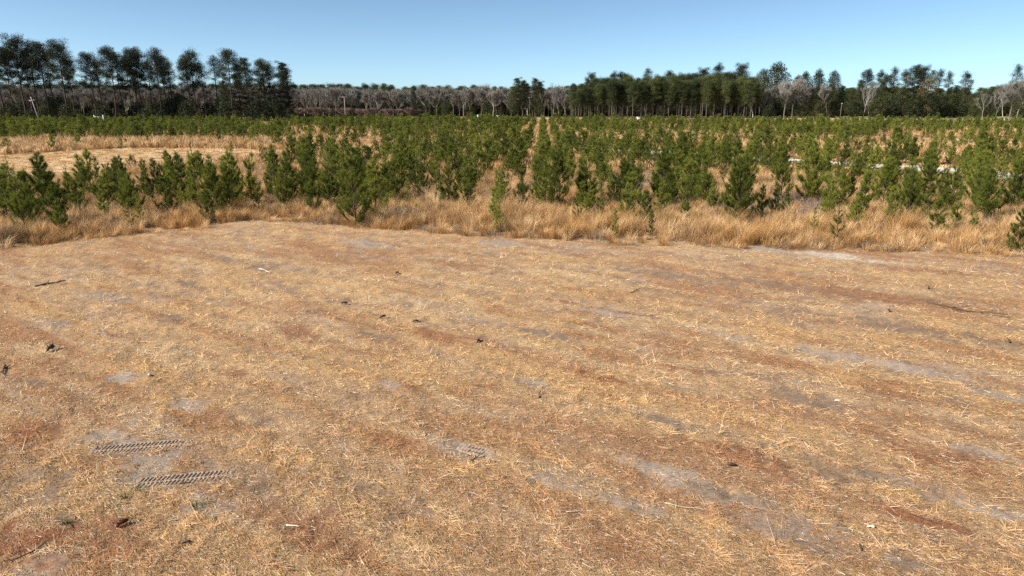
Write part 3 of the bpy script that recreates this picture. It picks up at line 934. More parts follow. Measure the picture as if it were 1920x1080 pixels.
hx = np.array([p[0] for p in pines]); hy = np.array([p[1] for p in pines])

def density(X, Y):
    u, v = project(X, Y)
    p = np.full(X.shape, .86)
    band = Y-edge_y(X)
    p = np.where(band < np.where(u > 700, 5.0, 2.0), np.where((band > 2.2) & (u > 900), .3, .08), p)
    p = np.where(band < 1.2, 0, p)
    p = np.where((u > 1150) & (v > 262) & (v < 284), .42, p)
    p = np.where((u > 1480) & (v > 258) & (v < 305), .36, p)
    p = np.where((u > 1180) & (u < 1480) & (v > 236) & (v < 262), .5, p)
    p = np.where((u > 1650) & (v > 250) & (v < 262), .3, p)
    p = np.where((u > 560) & (u < 720) & (v > 252) & (v < 278), .2, p)
    p = np.where((u < 720) & (v > 264) & (v < 290), .06, p)
    p = np.where((u > 430) & (u < 545) & (v > 222) & (v < 240), .12, p)
    p = np.where((u > 540) & (u < 640) & (v > 236) & (v < 258), .5, p)
    p = np.where((u < 430) & (v < 262), .95, p)
    p = np.where((u > 1400) & (u < 1530) & (v > 335) & (v < 410), .12, p)
    p = np.where((u > 1130) & (u < 1260) & (v > 300) & (v < 360), .5, p)
    p = np.where((u > 1560) & (Y > 165), p*.75, p)
    p = np.where((u > 1000) & (Y > 218), p*.15, p)
    p = np.where(Y < 62, np.where(band < 5, p, p*np.where(u > 1240, .76, np.where(u > 700, .72, .95))), np.where((u > 640) & (u < 1200), np.minimum(p*1.35, 1.0), p*1.15))
    cl = fbm(X*.17, Y*.10, 3, 900)
    far = sstep(55, 95, Y)*sstep(330, 700, u+0*Y)
    p = p*(.75+.6*cl)*(1-far*.5*sstep(.5, .36, cl))
    p = np.where((u < 560) & (Y > 43) & (v > 285), p*.2, p)
    p = np.where((u < 640) & (band > 2.2) & (Y < 43), .97, p)
    p = np.where((line_dist(X, Y, road) < 9) & (Y < np.interp(X, road[::-1, 0], road[::-1, 1])) if False else (line_dist(X, Y, road) < 9), np.maximum(p*.8, .35), p)
    return p
d = np.array([math.sin(R(2.5)), math.cos(R(2.5))]); c = np.array([d[1], -d[0]])
A, B = np.meshgrid(np.arange(-130, 131)*2.35, np.arange(20, 272, 1.5), indexing='ij')
A = A+rng.normal(size=A.shape)*.28; B = B+rng.normal(size=B.shape)*.42
PX = (A*c[0]+B*d[0]).ravel(); PY = (A*c[1]+B*d[1]).ravel()
ok = (np.abs(PX) < PY*.86+6) & (PY > 26) & free(PX, PY, .4)
ok &= ~((PY > 240) & (project(PX, PY)[0] > 1560)) & (PY < 262)
PX, PY = PX[ok], PY[ok]
ok = rng.random(len(PX)) < density(PX, PY); PX, PY = PX[ok], PY[ok]
dm = np.min(np.hypot(PX[:, None]-hx, PY[:, None]-hy), 1)
ok = dm > 1.0; PX, PY = PX[ok], PY[ok]
u, v = project(PX, PY)
hh = 1.3+1.25*fbm(PX*.13, PY*.13, 2, 950)-.15*sstep(60, 75, PY)+rng.normal(size=len(PX))*.58+.35*sstep(52, 40, PY)
hh = np.clip(hh, 1.0, 3.4)
cap = z_at(284+rng.normal(size=len(PX))*5, PY) if False else CAM_H-PY*np.tan(PITCH+np.arctan((286+rng.normal(size=len(PX))*5-540)/F))
hh = np.where(PY-edge_y(PX) < np.where(PX < -8, 2.2, 5), np.minimum(hh, 1.75), hh)
hh = np.where((u < 540) & (PY < 60), np.clip(np.minimum(hh, cap), .9, 4), hh)
order = np.argsort(-hh/PY*((u > -20) & (u < 1940)))
n_ind = 290-len(hand)
near_i, far_i = order[:n_ind], order[n_ind:]

LM = [(12, 'the pine cut by the left edge'), (86, 'the tallest far left pine'), (125, 'the wide far left pine nearest the mown field'), (225, 'the lollipop-shaped pine'), (255, 'the dark drooping pine at left'),
      (345, 'the pine with a raised tuft'), (438, 'the pine at the field corner'), (512, 'the narrow clustered-tip pine'), (582, 'the pine behind grey edge brush'), (640, 'the high-topped pine left of the big bush'), (690, 'the biggest dark bush'),
      (783, 'the rounded dark free-standing pine'), (826, 'the open-branched sapling'), (880, 'the compact cone-shaped pine'), (940, 'the yellow-green ragged pine'), (1020, 'the rust-coloured grass, right side'), (1095, 'the dark column right of centre'),
      (1153, 'the left twin sapling'), (1219, 'the right twin sapling'), (1250, 'the cone-shaped pine by grey brambles'), (1322, 'the tallest near pine right of centre'), (1400, 'the large billowing bright pine'), (1476, 'the low pine on bare ground'),
      (1530, 'the pine right of the bare ground'), (1575, 'the tiered pine in the right grass'), (1655, 'the broad right thicket pine'), (1720, 'the tallest right thicket pine'), (1768, 'the pine leaning over pale grass'), (1842, 'the big round pine near the right edge'), (1908, 'the pine cut by the right edge')]
adj = {'bushy': 'bushy', 'slender': 'slim', 'sparse': 'thin ragged', 'wide': 'broad'}
for i in near_i:
    q = rng.random()
    stl = 'bushy' if q < .45 else 'slender' if q < .68 else 'wide' if q < .92 else 'sparse'
    uu = project(PX[i], PY[i])[0]
    zone = LM[int(np.argmin([abs(x-uu) for x, _ in LM]))][1]
    depth = 'close behind' if PY[i] < 45 else 'rows behind' if PY[i] < 54 else 'deep behind'
    tl = 'tall' if hh[i] > 3.0 else 'short' if hh[i] < 2.5 else 'middling'
    pines.append((PX[i], PY[i], hh[i], stl, f'{tl} {adj[stl]} pine {depth} {zone}'))
cnt = {}
for X, Y, h, stl, lab in pines:
    vs_ = variants(stl); k = cnt.get(stl, 0); cnt[stl] = k+1
    mesh = VAR[vs_[k % len(vs_)]][1]
    s = h/3.0
    wx = s*(.78+.25*rng.random()) if stl != 'wide' else s*.9
    wx = max(wx, .45)
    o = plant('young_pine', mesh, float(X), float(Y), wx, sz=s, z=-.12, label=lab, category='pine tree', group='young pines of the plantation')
FPX, FPY, fh = PX[far_i], PY[far_i], hh[far_i]
n = len(FPX)
s = fh/3.0
scatter('far_young_pines', np.stack([FPX, FPY, np.full(n, -.15)], 1), np.stack([np.zeros(n), np.zeros(n), rng.random(n)*6.28], 1),
        np.stack([s*(.85+.3*rng.random(n)), s, s], 1), rng.integers(0, 6, n), LODS, kind='stuff')
print('young pines', len(pines), 'far', n)

# ------------------------------------------------------------------ tall pines on the left
TP = [tall_pine_meshes(700+i, 26, .42+.03*(i % 4), 4.2+.4*(i % 3), 1.0+.15*(i % 3), flat=.75) for i in range(9)]
TP_thin = [tall_pine_meshes(720+i, 26, .5, 2.9, .6, flat=.7) for i in range(3)]
TP_side = [tall_pine_meshes(730+i, 26, .22, 3.4, 1.5) for i in range(3)]
def tree_at(name, meshes, base, u, v, Y, wid=1.0, **pr):
    X = x_at(u, Y); h = (z_at(v, Y)+.2)*{26: .965, 20: .955}.get(base, 1.0)
    o = plant(name, meshes, X, Y, h/base*wid, sz=h/base, **pr)
    return o
left = [(12, 80, 232, 'TP', 'tall pine with thick dark trunk at the very left edge'),
 (30, 92, 238, 'TP', 'tall pine with slim trunk, second from the left edge'),
 (52, 71, 236, 'TP', 'highest tall pine of the left stand, wide open crown'),
 (64, 96, 250, 'thin', 'thin pine between the highest crown and the slanting utility pole'),
 (76, 80, 240, 'TP', 'tall narrow pine straight above the slanting utility pole'),
 (96, 78, 236, 'TP', 'twin-looking tall pine right of the utility pole, left trunk'),
 (106, 92, 242, 'thin', 'twin-looking tall pine right of the utility pole, right trunk'),
 (130, 78, 230, 'TP', 'big dome-crowned tall pine left of the first sky gap'),
 (143, 108, 236, 'TP', 'lower pine with long right-hand limbs at the first sky gap'),
 (184, 100, 232, 'TP', 'tall pine just right of the first sky gap'),
 (196, 114, 240, 'thin', 'slim pine tucked right of the one at the first sky gap'),
 (221, 90, 230, 'TP', 'thick-trunked tall pine with brownish-green rounded top'),
 (234, 97, 244, 'thin', 'slim trunk right beside the thick-trunked tall pine'),
 (250, 108, 246, 'TP', 'half-hidden pine between two dark crowns left of centre stand'),
 (262, 92, 236, 'TP', 'tall dark-crowned pine left of the small saddle in the skyline'),
 (270, 98, 240, 'TP', 'pine with bare lower trunk on the right side of the dark crowns'),
 (289, 112, 240, 'thin', 'small-crowned pine in the saddle of the left skyline'),
 (306, 93, 232, 'TP', 'tall pine with a peaked brownish top right of the saddle'),
 (317, 104, 238, 'TP', 'straight pine right of the peaked brown-topped one'),
 (328, 112, 244, 'thin', 'slender pine with sky showing through, middle of the left stand'),
 (361, 108, 234, 'TP', 'broad-crowned pine on the left of the twin broad crowns'),
 (371, 96, 238, 'TP', 'broad-crowned pine on the right of the twin broad crowns'),
 (389, 117, 236, 'thin', 'umbrella-topped thin pine right of the twin broad crowns'),
 (412, 105, 240, 'thin', 'spindly half-bare pine standing alone against the sky'),
 (439, 94, 228, 'TP', 'large pine with a pale sunlit trunk, highest of the right half of the left stand'),
 (452, 118, 240, 'side', 'dark low-branched pine right of the pale trunk'),
 (470, 109, 236, 'side', 'dark pine with reaching right-hand limbs before the second sky gap'),
 (424, 150, 232, 'side', 'short dark evergreen pine beneath the pale-trunked one'),
 (500, 113, 238, 'TP', 'greyish round-topped pine right of the second sky gap'),
 (512, 118, 244, 'TP', 'pine close behind the greyish round-topped one'),
 (534, 115, 236, 'side', 'dark full pine near the right end of the left stand'),
 (545, 128, 240, 'side', 'last pine at the right end of the left stand')]
lib = {'TP': TP, 'thin': TP_thin, 'side': TP_side}
M['bark_lit'] = M['bark_pale']
kk = {}
for u, v, Y, kd, lab in left:
    i = kk.get(kd, 0); kk[kd] = i+1
    tree_at('tall_pine', lib[kd][i % len(lib[kd])], 26, u, v, Y, 1.0, label=lab, category='pine tree', group='tall pines of the left stand')

# ------------------------------------------------------------------ understorey and woods behind
SHR = [round_tree_meshes(800+i, 7, 3.2, 'evergreen', .04, 26, .42) for i in range(5)]
RND = [round_tree_meshes(820+i, 16, 5.2, 'evergreen', .16, 44, .55) for i in range(4)]
RNDD = [round_tree_meshes(830+i, 16, 5.6, 'evergreen', .12, 95, .42) for i in range(3)]
BARE = [bare_tree_meshes(840+i, 16, 3.5+.4*(i % 3), 'bark_grey' if i % 8 else 'bark_pale', 'twig', 5200, .2+.05*(i % 3)) for i in range(9)]
BARE_P = [bare_tree_meshes(860+i, 16, 3.8, 'bark_pale', 'twig', 3000, .38) for i in range(4)]
RED = [bare_tree_meshes(870+i, 6, 3.0, 'bark_grey', 'twig_red', 1500, .25) for i in range(3)]
GRV = [tall_pine_meshes(880+i, 20, .38, 3.0, 1.25, 'pine_b', 'bark_grey', .7, 5) for i in range(7)]
OLV = round_tree_meshes(899, 15, 5, 'olive', .15, 40, .45)

places_l = ['at the left edge', 'beneath the highest left pine', 'behind the slanting utility pole', 'beneath the dome-crowned pine', 'below the first sky gap', 'beneath the thick-trunked pine',
            'below the saddle of the left skyline', 'beneath the twin broad crowns', 'beside the pale sunlit trunk', 'below the second sky gap', 'at the right end of the left stand']
shr = [(-20, 205), (8, 200), (30, 196), (58, 205), (84, 198), (104, 190), (126, 196), (150, 204), (168, 210), (200, 196), (228, 204), (246, 206), (276, 200), (304, 206), (330, 180),
       (352, 190), (378, 205), (400, 204), (424, 190), (446, 206), (462, 196), (486, 182), (506, 196), (528, 190), (546, 202), (558, 210),
       (18, 190), (45, 186), (70, 188), (95, 178), (118, 180), (140, 190), (190, 186), (214, 190), (262, 188), (292, 190), (318, 186), (342, 174), (364, 182), (392, 192), (414, 184), (436, 180), (474, 184), (498, 184), (518, 178), (538, 188)]
for i, (u, v) in enumerate(shr):
    tree_at('evergreen_shrub', SHR[i % 5], 7, u, v, 222+8*(i % 3)+(22 if i > 25 else 0), .95+.3*rng.random(), label='dark evergreen shrub %s, %s one' % (places_l[min(10, max(0, int(u/52)))], ('taller' if v < 198 else 'lower')) ,
            category='shrub', group='shrubs under the left stand')

# bare hardwoods behind, from left edge to the middle
r2 = np.random.default_rng(55)
zones = ['behind the left pine stand', 'left of the lamp pole', 'between the lamp pole and the green tree', 'right of the green tree', 'near the pine pair right of the middle']
def zl(u): return zones[0] if u < 550 else zones[1] if u < 648 else zones[2] if u < 790 else zones[3] if u < 950 else zones[4]
for i, u in enumerate(np.arange(-60, 1080, 7.5)):
    Y = 345+r2.random()*50
    v = 168+r2.normal()*4 - (4 if u < 560 else 0)
    tree_at('bare_tree', BARE[r2.integers(9)] if r2.random() < .9 else BARE_P[r2.integers(4)], 16, u+r2.normal()*3, v, Y, 1.0+.2*r2.random(), label='leafless grey hardwood '+zl(u), category='bare tree', group='leafless hardwoods of the far wood '+zl(u))
for u, v, lab in ((578, 160, 'pale-trunked leafless tree in the far wood, leftmost of the white trunks'), (592, 158, 'pale-trunked leafless tree in the far wood, middle of the white trunks'),
                  (606, 163, 'pale-trunked leafless tree in the far wood, rightmost of the white trunks'), (1016, 164, 'leafless tree with forked white trunk right of the pine pair'),
                  (1048, 166, 'leafless tree with slanting pale trunk left of the pine grove'), (1038, 152, 'high leafless tree between the pine pair and the grove'), (1060, 154, 'high leafless tree at the left end of the grove')):
    tree_at('bare_tree', BARE_P[r2.integers(4)], 16, u, v, 330, 1.0, label=lab, category='bare tree', group='pale-trunked leafless trees')
# pine tops behind that wood
for i, u in enumerate(list(np.arange(-40, 660, 17))+[655, 672, 688, 705, 722, 736, 762, 778, 795, 842, 870, 1075, 1090]):
    Y = 430+r2.random()*40
    v = 158+r2.normal()*2.5 + (0 if u < 760 else 2)
    tree_at('far_pine', GRV[r2.integers(7)], 20, u, v, Y, 1.35, label='pine whose dark top shows over the hardwoods '+zl(u), category='pine tree', group='pine tops over the far wood '+zl(u))
# red brush in front of the wood
for i, u in enumerate(np.arange(556, 790, 9)):
    tree_at('red_bush', RED[i % 3], 6, u, 205+r2.normal()*1.5, 318+6*r2.random(), 1.3, label='reddish leafless bush at the foot of the far wood', category='bush', group='reddish bushes before the far wood')
for u, v, Y, lab in ((800, 186, 300, 'round green tree standing before the far wood'), (776, 168, 322, 'narrow dark pine left of the round green tree'), (834, 186, 330, 'small dark evergreen right of the round green tree'), (909, 190, 330, 'dark evergreen low in the far wood'), (625, 203, 290, 'low green bush near the lamp pole')):
    tree_at('evergreen_tree', RND[int(u) % 4], 16, u, v, Y, .8 if u != 776 else .55, label=lab, category='tree')
for u, v, kd, lab in ((972, 145, 'p', 'left pine of the high pair right of the middle'), (1002, 146, 'p', 'right pine of the high pair right of the middle'), (986, 156, 'p', 'lower pine between the high pair'), (962, 160, 'o', 'yellowish evergreen left of the high pair'), (1010, 158, 'o', 'dark evergreen crowding the right pine of the high pair'), (980, 150, 'p', 'pine close behind the left one of the high pair'), (1014, 152, 'p', 'pine close behind the right one of the high pair')):
    tree_at('tall_pine' if kd == 'p' else 'evergreen_tree', TP_side[int(u) % 3] if kd == 'p' else RND[1], 26 if kd == 'p' else 16, u, v, 330, 1.1 if kd == 'p' else .7, label=lab, category='pine tree' if kd == 'p' else 'tree')

# pine grove, trunks visible
ordn = lambda k: f"{k}{'th' if k % 100 in (11, 12, 13) else {1: 'st', 2: 'nd', 3: 'rd'}.get(k % 10, 'th')}"
gi = 0
for row, (Y, dv) in enumerate(((322, 6), (330, 2), (340, 0), (352, -2))):
    for u in np.arange(1072+row*3, 1424, 11.5):
        v = np.interp(u, [1070, 1085, 1110, 1160, 1250, 1340, 1400, 1425], [172, 160, 154, 149, 146, 143, 144, 158])+dv+r2.normal()*4
        pos = 'left third' if u < 1190 else 'middle' if u < 1310 else 'right third'
        tree_at('grove_pine', GRV[gi % 7], 20, u+r2.normal()*2, v, Y+r2.normal()*2, 1.0, label=(f'front-row pine of the grove, {ordn(gi+1)} trunk from its left end') if row == 0 else f'pine in the {pos} of the grove, row {["at the front", "second from the front", "third from the front", "at the back"][row]}', category='pine tree', group=f'pines of the grove, {pos}')
        gi += 1
hi = [(1075, 158, 'p', 'small round pine top at the left end over the grove'), (1106, 139, 'p', 'leftmost high sparse pine over the grove'), (1146, 135, 'p', 'round-topped high pine over the grove, left of a lower one'), (1163, 138, 'p', 'small round pine top right beside the round-topped one'),
      (1212, 128, 't', 'fan-shaped high pine over the middle of the grove'), (1313, 130, 'p', 'pine top left of the two umbrella pines'), (1338, 120, 'p', 'umbrella pine over the right of the grove'), (1385, 122, 'p', 'umbrella pine near the right end of the grove')]
for u, v, kd, lab in hi:
    tree_at('tall_pine', (TP if kd == 'p' else TP_thin)[int(u) % 3], 26, u, v, 372, 1.0, label=lab, category='pine tree')
for u, v, Y, wd, lab in ((1450, 116, 350, 1.05, 'huge dark round-crowned tree right of the grove'), (1424, 128, 356, .8, 'dark shoulder tree left of the huge round crown'), (1490, 140, 352, .75, 'dark tree right of the huge round crown')):
    tree_at('evergreen_tree', RNDD[int(u) % 3], 16, u, v, Y, wd, label=lab, category='tree')
for i, (u, v) in enumerate([(1412, 162), (1430, 156), (1452, 160), (1470, 150), (1484, 146), (1508, 156), (1550, 158)]):
    tree_at('bare_tree', BARE[i % 9], 16, u, v, 322+4*(i % 3), 1.15, label='leafless tree in the tangle right of the grove, %s' % ('left part' if u < 1450 else 'under the huge round crown' if u < 1500 else 'right part'), category='bare tree', group='leafless trees right of the grove')
for i, (u, v, kd, lab) in enumerate([(1503, 133, 'r', 'pine crown left of the two domed crowns'), (1527, 129, 'r', 'left one of the two domed dark crowns'), (1556, 131, 'r', 'right one of the two domed dark crowns'), (1574, 160, 's', 'low-branched green pine before the gap in the right trees'),
        (1618, 132, 'p', 'airy pine with white trunk right of the gap'), (1608, 150, 's', 'dark pine left of the airy white-trunked one'), (1645, 133, 'p', 'dense-topped pine right of the airy one'), (1655, 142, 'p', 'brownish pine under the dense-topped one'),
        (1668, 126, 't', 'slim high pine left of the wide crowns'), (1690, 132, 'p', 'left one of the three wide lacy crowns'), (1706, 124, 'p', 'middle and highest of the three wide lacy crowns'), (1720, 126, 'p', 'right one of the three wide lacy crowns'),
        (1738, 131, 't', 'thin-crowned pine behind the brown budding tree'), (1752, 130, 't', 'slim pine right of the brown budding tree'), (1770, 134, 't', 'open-crowned pine second from the right of the row'), (1800, 135, 'p', 'last free-standing pine of the right row'), (1786, 160, 's', 'low dark pine left of the last free-standing one'),
        (1894, 121, 't', 'flat-topped far pine rising over the bare trees at the right'), (1922, 124, 't', 'flat-topped pine cut by the right edge')]):
    if kd == 'r': tree_at('evergreen_tree', RNDD[i % 3], 16, u, v, 345, .68, label=lab, category='tree'); continue
    tree_at('tall_pine', {'p': TP, 's': TP_side, 't': TP_thin}[kd][i % 3], 26, u, v, 345+5*(i % 3), 1.0, label=lab, category='pine tree')
tree_at('budding_tree', OLV, 15, 1732, 144, 334, 1.0, label='brownish round tree coming into bud before the lacy pines', category='tree')
for i, (u, v) in enumerate([(1740, 172), (1762, 178), (1782, 175), (1640, 182), (1660, 178), (1686, 180), (1712, 176), (1600, 188), (1800, 186), (1826, 192), (1845, 190), (1560, 186), (1535, 190), (1500, 194), (1470, 192), (1440, 196), (1905, 190), (1918, 186)]):
    tree_at('evergreen_bush', SHR[i % 5], 7, u, v, 318+5*(i % 3), 1.15, label='%s rounded evergreen at the foot of the right trees, %s' % ('tallest' if v < 179 else 'mid-height' if v < 189 else 'low', 'left of the gap' if u < 1590 else 'right of the gap' if u < 1700 else 'by the brown budding tree' if u < 1800 else 'near the white fence'), category='bush', group='evergreens at the foot of the right trees')
for u, v, lab in ((1618, 150, 'pale leafless trunk left of the twin white trunks'), (1628, 160, 'pale leafless forked trunk right of the gap')):
    tree_at('bare_tree', BARE_P[int(u) % 4], 16, u, v, 326, .9, label=lab, category='bare tree')
for i, (u, v) in enumerate([(1842, 168), (1866, 158), (1880, 152), (1893, 150), (1906, 142), (1920, 136), (1936, 134), (1958, 138), (1985, 145), (2020, 150)]):
    tree_at('bare_tree', (BARE if i % 2 else BARE_P)[i % 4], 16, u, v, 290+6*(i % 3), 1.25, label='spreading leafless tree by the white fence, %s' % ('left end' if u < 1870 else 'middle' if u < 1900 else 'at the right edge'), category='bare tree', group='leafless trees at the right edge')

# distant woods that read as one mass, all along the horizon
def woods(name, u0, u1, Y0, Y1, step, v0, srcs, base):
    P, S = [], []
    for u in np.arange(u0, u1, step):
        Y = Y0+(Y1-Y0)*r2.random(); h = z_at(v0+r2.normal()*2.5, Y)
        P.append((x_at(u, Y), Y, -.2)); S.append((h/base*1.3, h/base*1.3, h/base))
    n = len(P)
    scatter(name, np.array(P), np.stack([np.zeros(n), np.zeros(n), r2.random(n)*6.28], 1), np.array(S), r2.integers(0, len(srcs), n), srcs, kind='stuff')
SW = [source('wood_pine', joined('wood_pine', *GRV[i])) for i in range(3)]+[source('wood_round', joined('wood_round', *RND[i])) for i in range(2)]
SB = [source('wood_bare', joined('wood_bare', *BARE[i])) for i in range(4)]
woods('distant_woods', -700, 2700, 520, 760, 4, 171, SW, 18)
woods('distant_hardwoods', -400, 1100, 400, 440, 5, 166, SB, 16)
woods('distant_undergrowth', -400, 2400, 375, 400, 3.2, 191, [source('wood_shrub', joined('wood_shrub', *SHR[i])) for i in range(3)], 7)

# ------------------------------------------------------------------ poles, fence, small white things
def utility_pole(u, vtop, Y, lean, lab, arm=1.8, mat='pole'):
    X = x_at(u, Y); h = z_at(vtop, Y)
    o = empty('utility_pole', (X, Y, -.2), 0, 1, label=lab, category='pole')
    t = TM(); t.tube([(0, 0, 0), (lean*.5, 0, h*.5), (lean, 0, h)], [.17, .14, .11], 8); link('pole', t.mesh('pole', M[mat], True), o)
    f = .86 if lean else .97
    t = TM(); t.box((lean*f, -.14, h*f), (arm, .12, .16)); link('crossarm', t.mesh('crossarm', M[mat if mat == 'pole' else 'bark_grey']), o)
    for sx in (-.45, 0, .45):
        t = TM(); t.tube([(lean*f+sx*arm, -.14, h*f+.08), (lean*f+sx*arm, -.14, h*f+.3)], [.06, .09], 6, (2, 2, 2)); link('insulator', t.mesh('insulator', M['pole']), o)
utility_pole(77, 180, 205, -1.6, 'slanting grey utility pole with short crossarm before the left stand', 1.5)
utility_pole(648, 180, 285, 0, 'thin pole with white crossarm top before the far wood', 1.8)
utility_pole(993, 181, 300, 0, 'thin dark pole with crossarm before the high pine pair', 1.4, 'bark')
utility_pole(1575, 193, 300, 0, 'short pale pole left of the gap in the right trees', .5, 'bark_grey')

o = empty('white_fence', (x_at(1878, 232), 232, -.05), R(-4), 1, label='white two-rail board fence section by the right edge', category='fence')
Lf = x_at(1906, 232)-x_at(1878, 232)
for k in range(5):
    t = TM(); t.box((Lf*k/4, 0, .65), (.14, .14, 1.4)); link('post', t.mesh('post', M['white']), o)
for z in (.5, .9, 1.25):
    t = TM(); t.box((Lf/2, -.09, z), (Lf+.1, .04, .15)); link('rail', t.mesh('rail', M['white']), o)
o = empty('white_rail', (x_at(1855, 226), 226, -.05), 0, 1, label='low white rail running left from the white fence', category='fence')
Lf = x_at(1878, 226)-x_at(1855, 226)
for k in range(4):
    t = TM(); t.box((Lf*k/3, 0, .2), (.12, .12, .5)); link('post', t.mesh('post', M['white']), o)
t = TM(); t.box((Lf/2, -.08, .38), (Lf+.1, .04, .15)); link('rail', t.mesh('rail', M['white']), o)
def white_box(u, v, Y, w_, h_, lab):
    o = empty('white_cabinet', (x_at(u, Y), Y, -.05), 0, 1, label=lab, category='cabinet')
    t = TM(); t.box((0, 0, h_/2), (w_, .8, h_)); link('body', t.mesh('body', M['white']), o)
    t = TM(); t.box((0, -.02, h_+.05), (w_+.12, .95, .1)); link('lid', t.mesh('lid', M['white']), o)
white_box(1757, 213, 325, .8, 1.5, 'left one of two small white cabinets at the edge of the pasture')
white_box(1762.5, 213, 325, .8, 1.4, 'right one of two small white cabinets at the edge of the pasture')
white_box(1197, 218, 255, 1.3, 1.5, 'low white cabinet before the pine grove')
white_box(896, 213, 270, .5, 2.1, 'slim white cabinet far off before the hardwoods, left of another')
white_box(933, 214, 268, .9, 1.9, 'white cabinet far off before the hardwoods, right of the slim one')
o = empty('white_gate', (x_at(179, 205), 205, -.05), 0, 1, label='small white gate showing above young pines below the left stand', category='gate')
for x in (0, 2.6): t = TM(); t.box((x, 0, 1.45), (.16, .16, 2.9)); link('post', t.mesh('post', M['white']), o)
for z in (2.1, 2.4): t = TM(); t.box((1.3, -.05, z), (2.4, .08, .08)); link('rail', t.mesh('rail', M['white']), o)

# ------------------------------------------------------------------ debris lying on the mown field
def ground_z(X, Y): return float(relief(np.array([X]), np.array([Y]))[0])
def stick(u, v, L, az, rad, mat, lab, name='stick', bend=.25, twig=True, lift=.02):
    X, Y = at_ground(u, v); r = np.random.default_rng(int(u*7+v))
    n = 6; P = [np.zeros(3)]; a = az
    for i in range(n):
        a += r.normal()*bend; P.append(P[-1]+np.array([math.cos(a), math.sin(a), r.normal()*.12])*L/n)
    P = np.array(P); P -= P.mean(0); P[:, 2] -= P[:, 2].min()-lift
    o = empty(name, (X, Y, ground_z(X, Y)), 0, 1, label=lab, category='stick' if name == 'stick' else 'branch')
    t = TM(); t.tube(P, np.linspace(rad, rad*.45, len(P))*(1+.2*r.normal(size=len(P))), 7); link('stem', t.mesh('stem', M[mat], True), o)
    if twig:
        for i in (2, 4):
            b = a+r.choice([-1, 1])*.9
            t = TM(); t.tube([P[i], P[i]+np.array([math.cos(b), math.sin(b), .35])*L*.16, P[i]+np.array([math.cos(b+.3), math.sin(b+.3), .4])*L*.28], [rad*.5, rad*.35, rad*.15], 5); link('twig', t.mesh('twig', M[mat], True), o)
def chunk(u, v, s, mat, lab, name='wood_chunk', el=(1, .55, .5)):
    X, Y = at_ground(u, v); r = np.random.default_rng(int(u*3+v)); az = r.random()*3
    o = empty(name, (X, Y, ground_z(X, Y)), az, 1, label=lab, category='wood chunk')
    P = np.array([(-.5, 0, .2), (-.25, .05, .32), (.05, -.03, .36), (.3, .04, .28), (.5, .02, .18)])*s*np.array([el[0], 1, 1])
    t = TM(); t.tube(P, np.array([.16, .27, .25, .22, .08])*s*el[1]*1.2*(1+.2*r.normal(size=5)), 7); link('log', t.mesh('log', M[mat]), o)
    t = TM()
    for k in range(4):
        b = r.random()*6.3; p = P[1+k % 3]
        t.tube([p, p+np.array([math.cos(b)*.35, math.sin(b)*.35, .25])*s], [.06*s, .015*s], 4)
    link('splinters', t.mesh('splinters', M[mat]), o)
stick(95, 535, .9, R(60), .03, 'wood_dark', 'curved dark fallen branch on the mown field at left', 'fallen_branch', .5)
chunk(97, 658, .27, 'wood_dark', 'black wood stump lying on the left of the mown field', 'stump', (1.1, .5, 1))
stick(8, 697, .7, R(-50), .022, 'wood_dark', 'dark branch end at the left edge of the photo', 'fallen_branch')
stick(497, 508, .8, R(-38), .016, 'wood_pale', 'long white split stick on the upper left of the mown field', bend=.05, twig=False)
stick(550, 990, .2, R(-8), .011, 'wood_pale', 'short white stick near the bottom left', bend=.1, twig=False)
chunk(350, 1024, .13, 'wood_dark', 'small dark wood chunk near the bottom edge, left of the middle')
chunk(232, 992, .17, 'wood_red', 'reddish rotten wood chunk below the tyre prints')
stick(895, 860, .28, R(15), .012, 'wood_dark', 'thin dark stick in the lower middle of the mown field')
chunk(718, 596, .2, 'wood_dark', 'dark knobby chunk left of the middle of the field')
chunk(780, 605, .16, 'wood_dark', 'small dark chunk just right of the knobby one')
chunk(646, 572, .18, 'wood_dark', 'dark chunk above and left of the knobby one')
chunk(897, 642, .18, 'wood_dark', 'dark chunk in the exact middle of the field')
chunk(745, 514, .18, 'wood_dark', 'dark chunk in the upper middle of the field')
stick(1012, 745, .3, R(70), .012, 'wood_dark', 'small upright twig right of the middle', twig=False)
stick(1190, 548, .5, R(50), .016, 'wood_dark', 'dark twig in the upper part of the field right of the middle')
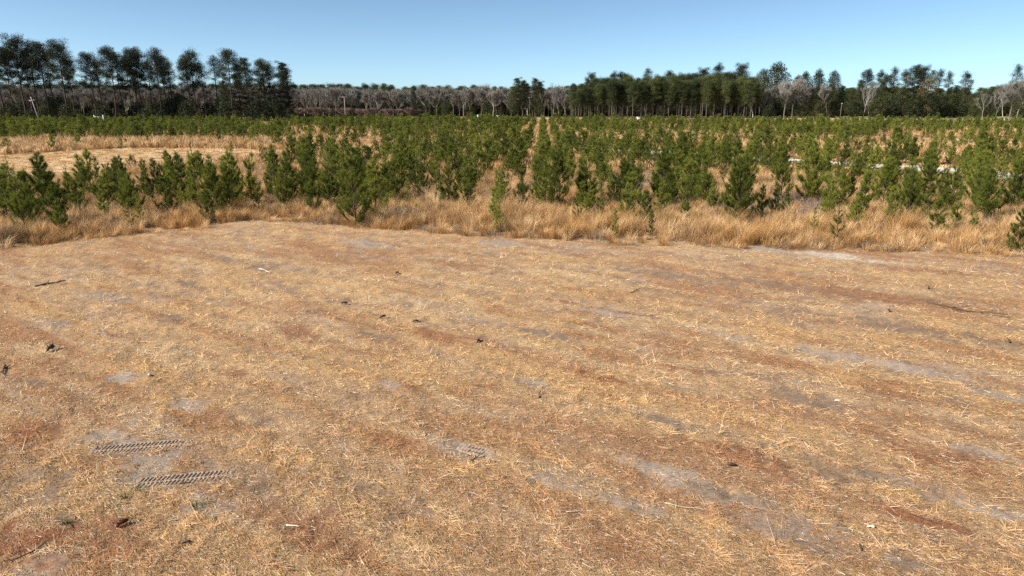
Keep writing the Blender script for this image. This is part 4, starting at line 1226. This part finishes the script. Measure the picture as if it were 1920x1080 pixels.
stick(1890, 643, .32, R(60), .02, 'wood_dark', 'dark peg-like stick near the right edge', twig=False, bend=.1)
stick(1740, 543, .45, R(60), .018, 'wood_dark', 'thin dark stick in the upper right of the field', twig=False, bend=.1)
stick(1730, 972, .45, R(-40), .008, 'wood_dark', 'long straight dark twig at the lower right', twig=False, bend=.04)
stick(1612, 1030, .16, R(80), .010, 'wood_dark', 'short standing dark twig at the bottom right', twig=False, bend=.05)
stick(1810, 588, 1.9, R(-30), .022, 'wood_dark', 'long dark branch lying in the upper right of the field', 'fallen_branch', .12)
chunk(1372, 874, .14, 'wood_dark', 'dark chunk on red needles in the lower right of the field')
chunk(1666, 585, .14, 'wood_dark', 'dark round chunk beside a pale bare patch at right')
stick(1280, 955, .5, R(-18), .004, 'wood_pale', 'long pale straw stalk right of the bottom middle', twig=False, bend=.05)
stick(1090, 958, .45, R(6), .004, 'wood_pale', 'long pale straw stalk left of the other long one', twig=False, bend=.05)
chunk(1633, 988, .10, 'wood_pale', 'white wood chip at the bottom right')
chunk(281, 706, .10, 'wood_pale', 'white wood chip on the left grey patch')
chunk(1570, 752, .10, 'wood_pale', 'white wood chip right of the middle')
stick(348, 912, .16, R(40), .014, 'wood_dark', 'small dark stick just below the nearer tyre print', twig=False)
stick(60, 1040, .5, R(50), .012, 'wood_dark', 'dark twig in the bottom left corner')
stick(335, 975, .26, R(12), .014, 'pole', 'greyish stick beside the green sprig', twig=False, bend=.2)
stick(120, 988, .5, R(-45), .010, 'wood_dark', 'brittle brown twig left of the reddish chunk')
for u, v, s, lab in ((370, 958, .10, 'brightest green weed sprig below the tyre prints'), (234, 936, .07, 'small green weed sprig left below the tyre prints'), (262, 922, .07, 'small green weed sprig nearest the nearer tyre print'), (128, 984, .06, 'small green weed sprig in the lower left corner')):
    X, Y = at_ground(u, v)
    o = empty('weed', (X, Y, ground_z(X, Y)), 0, 1, label=lab, category='weed')
    me = tuft_mesh(int(u), 60, s, s*.9, .9, .003, 'weed'); link('leaves', me, o)
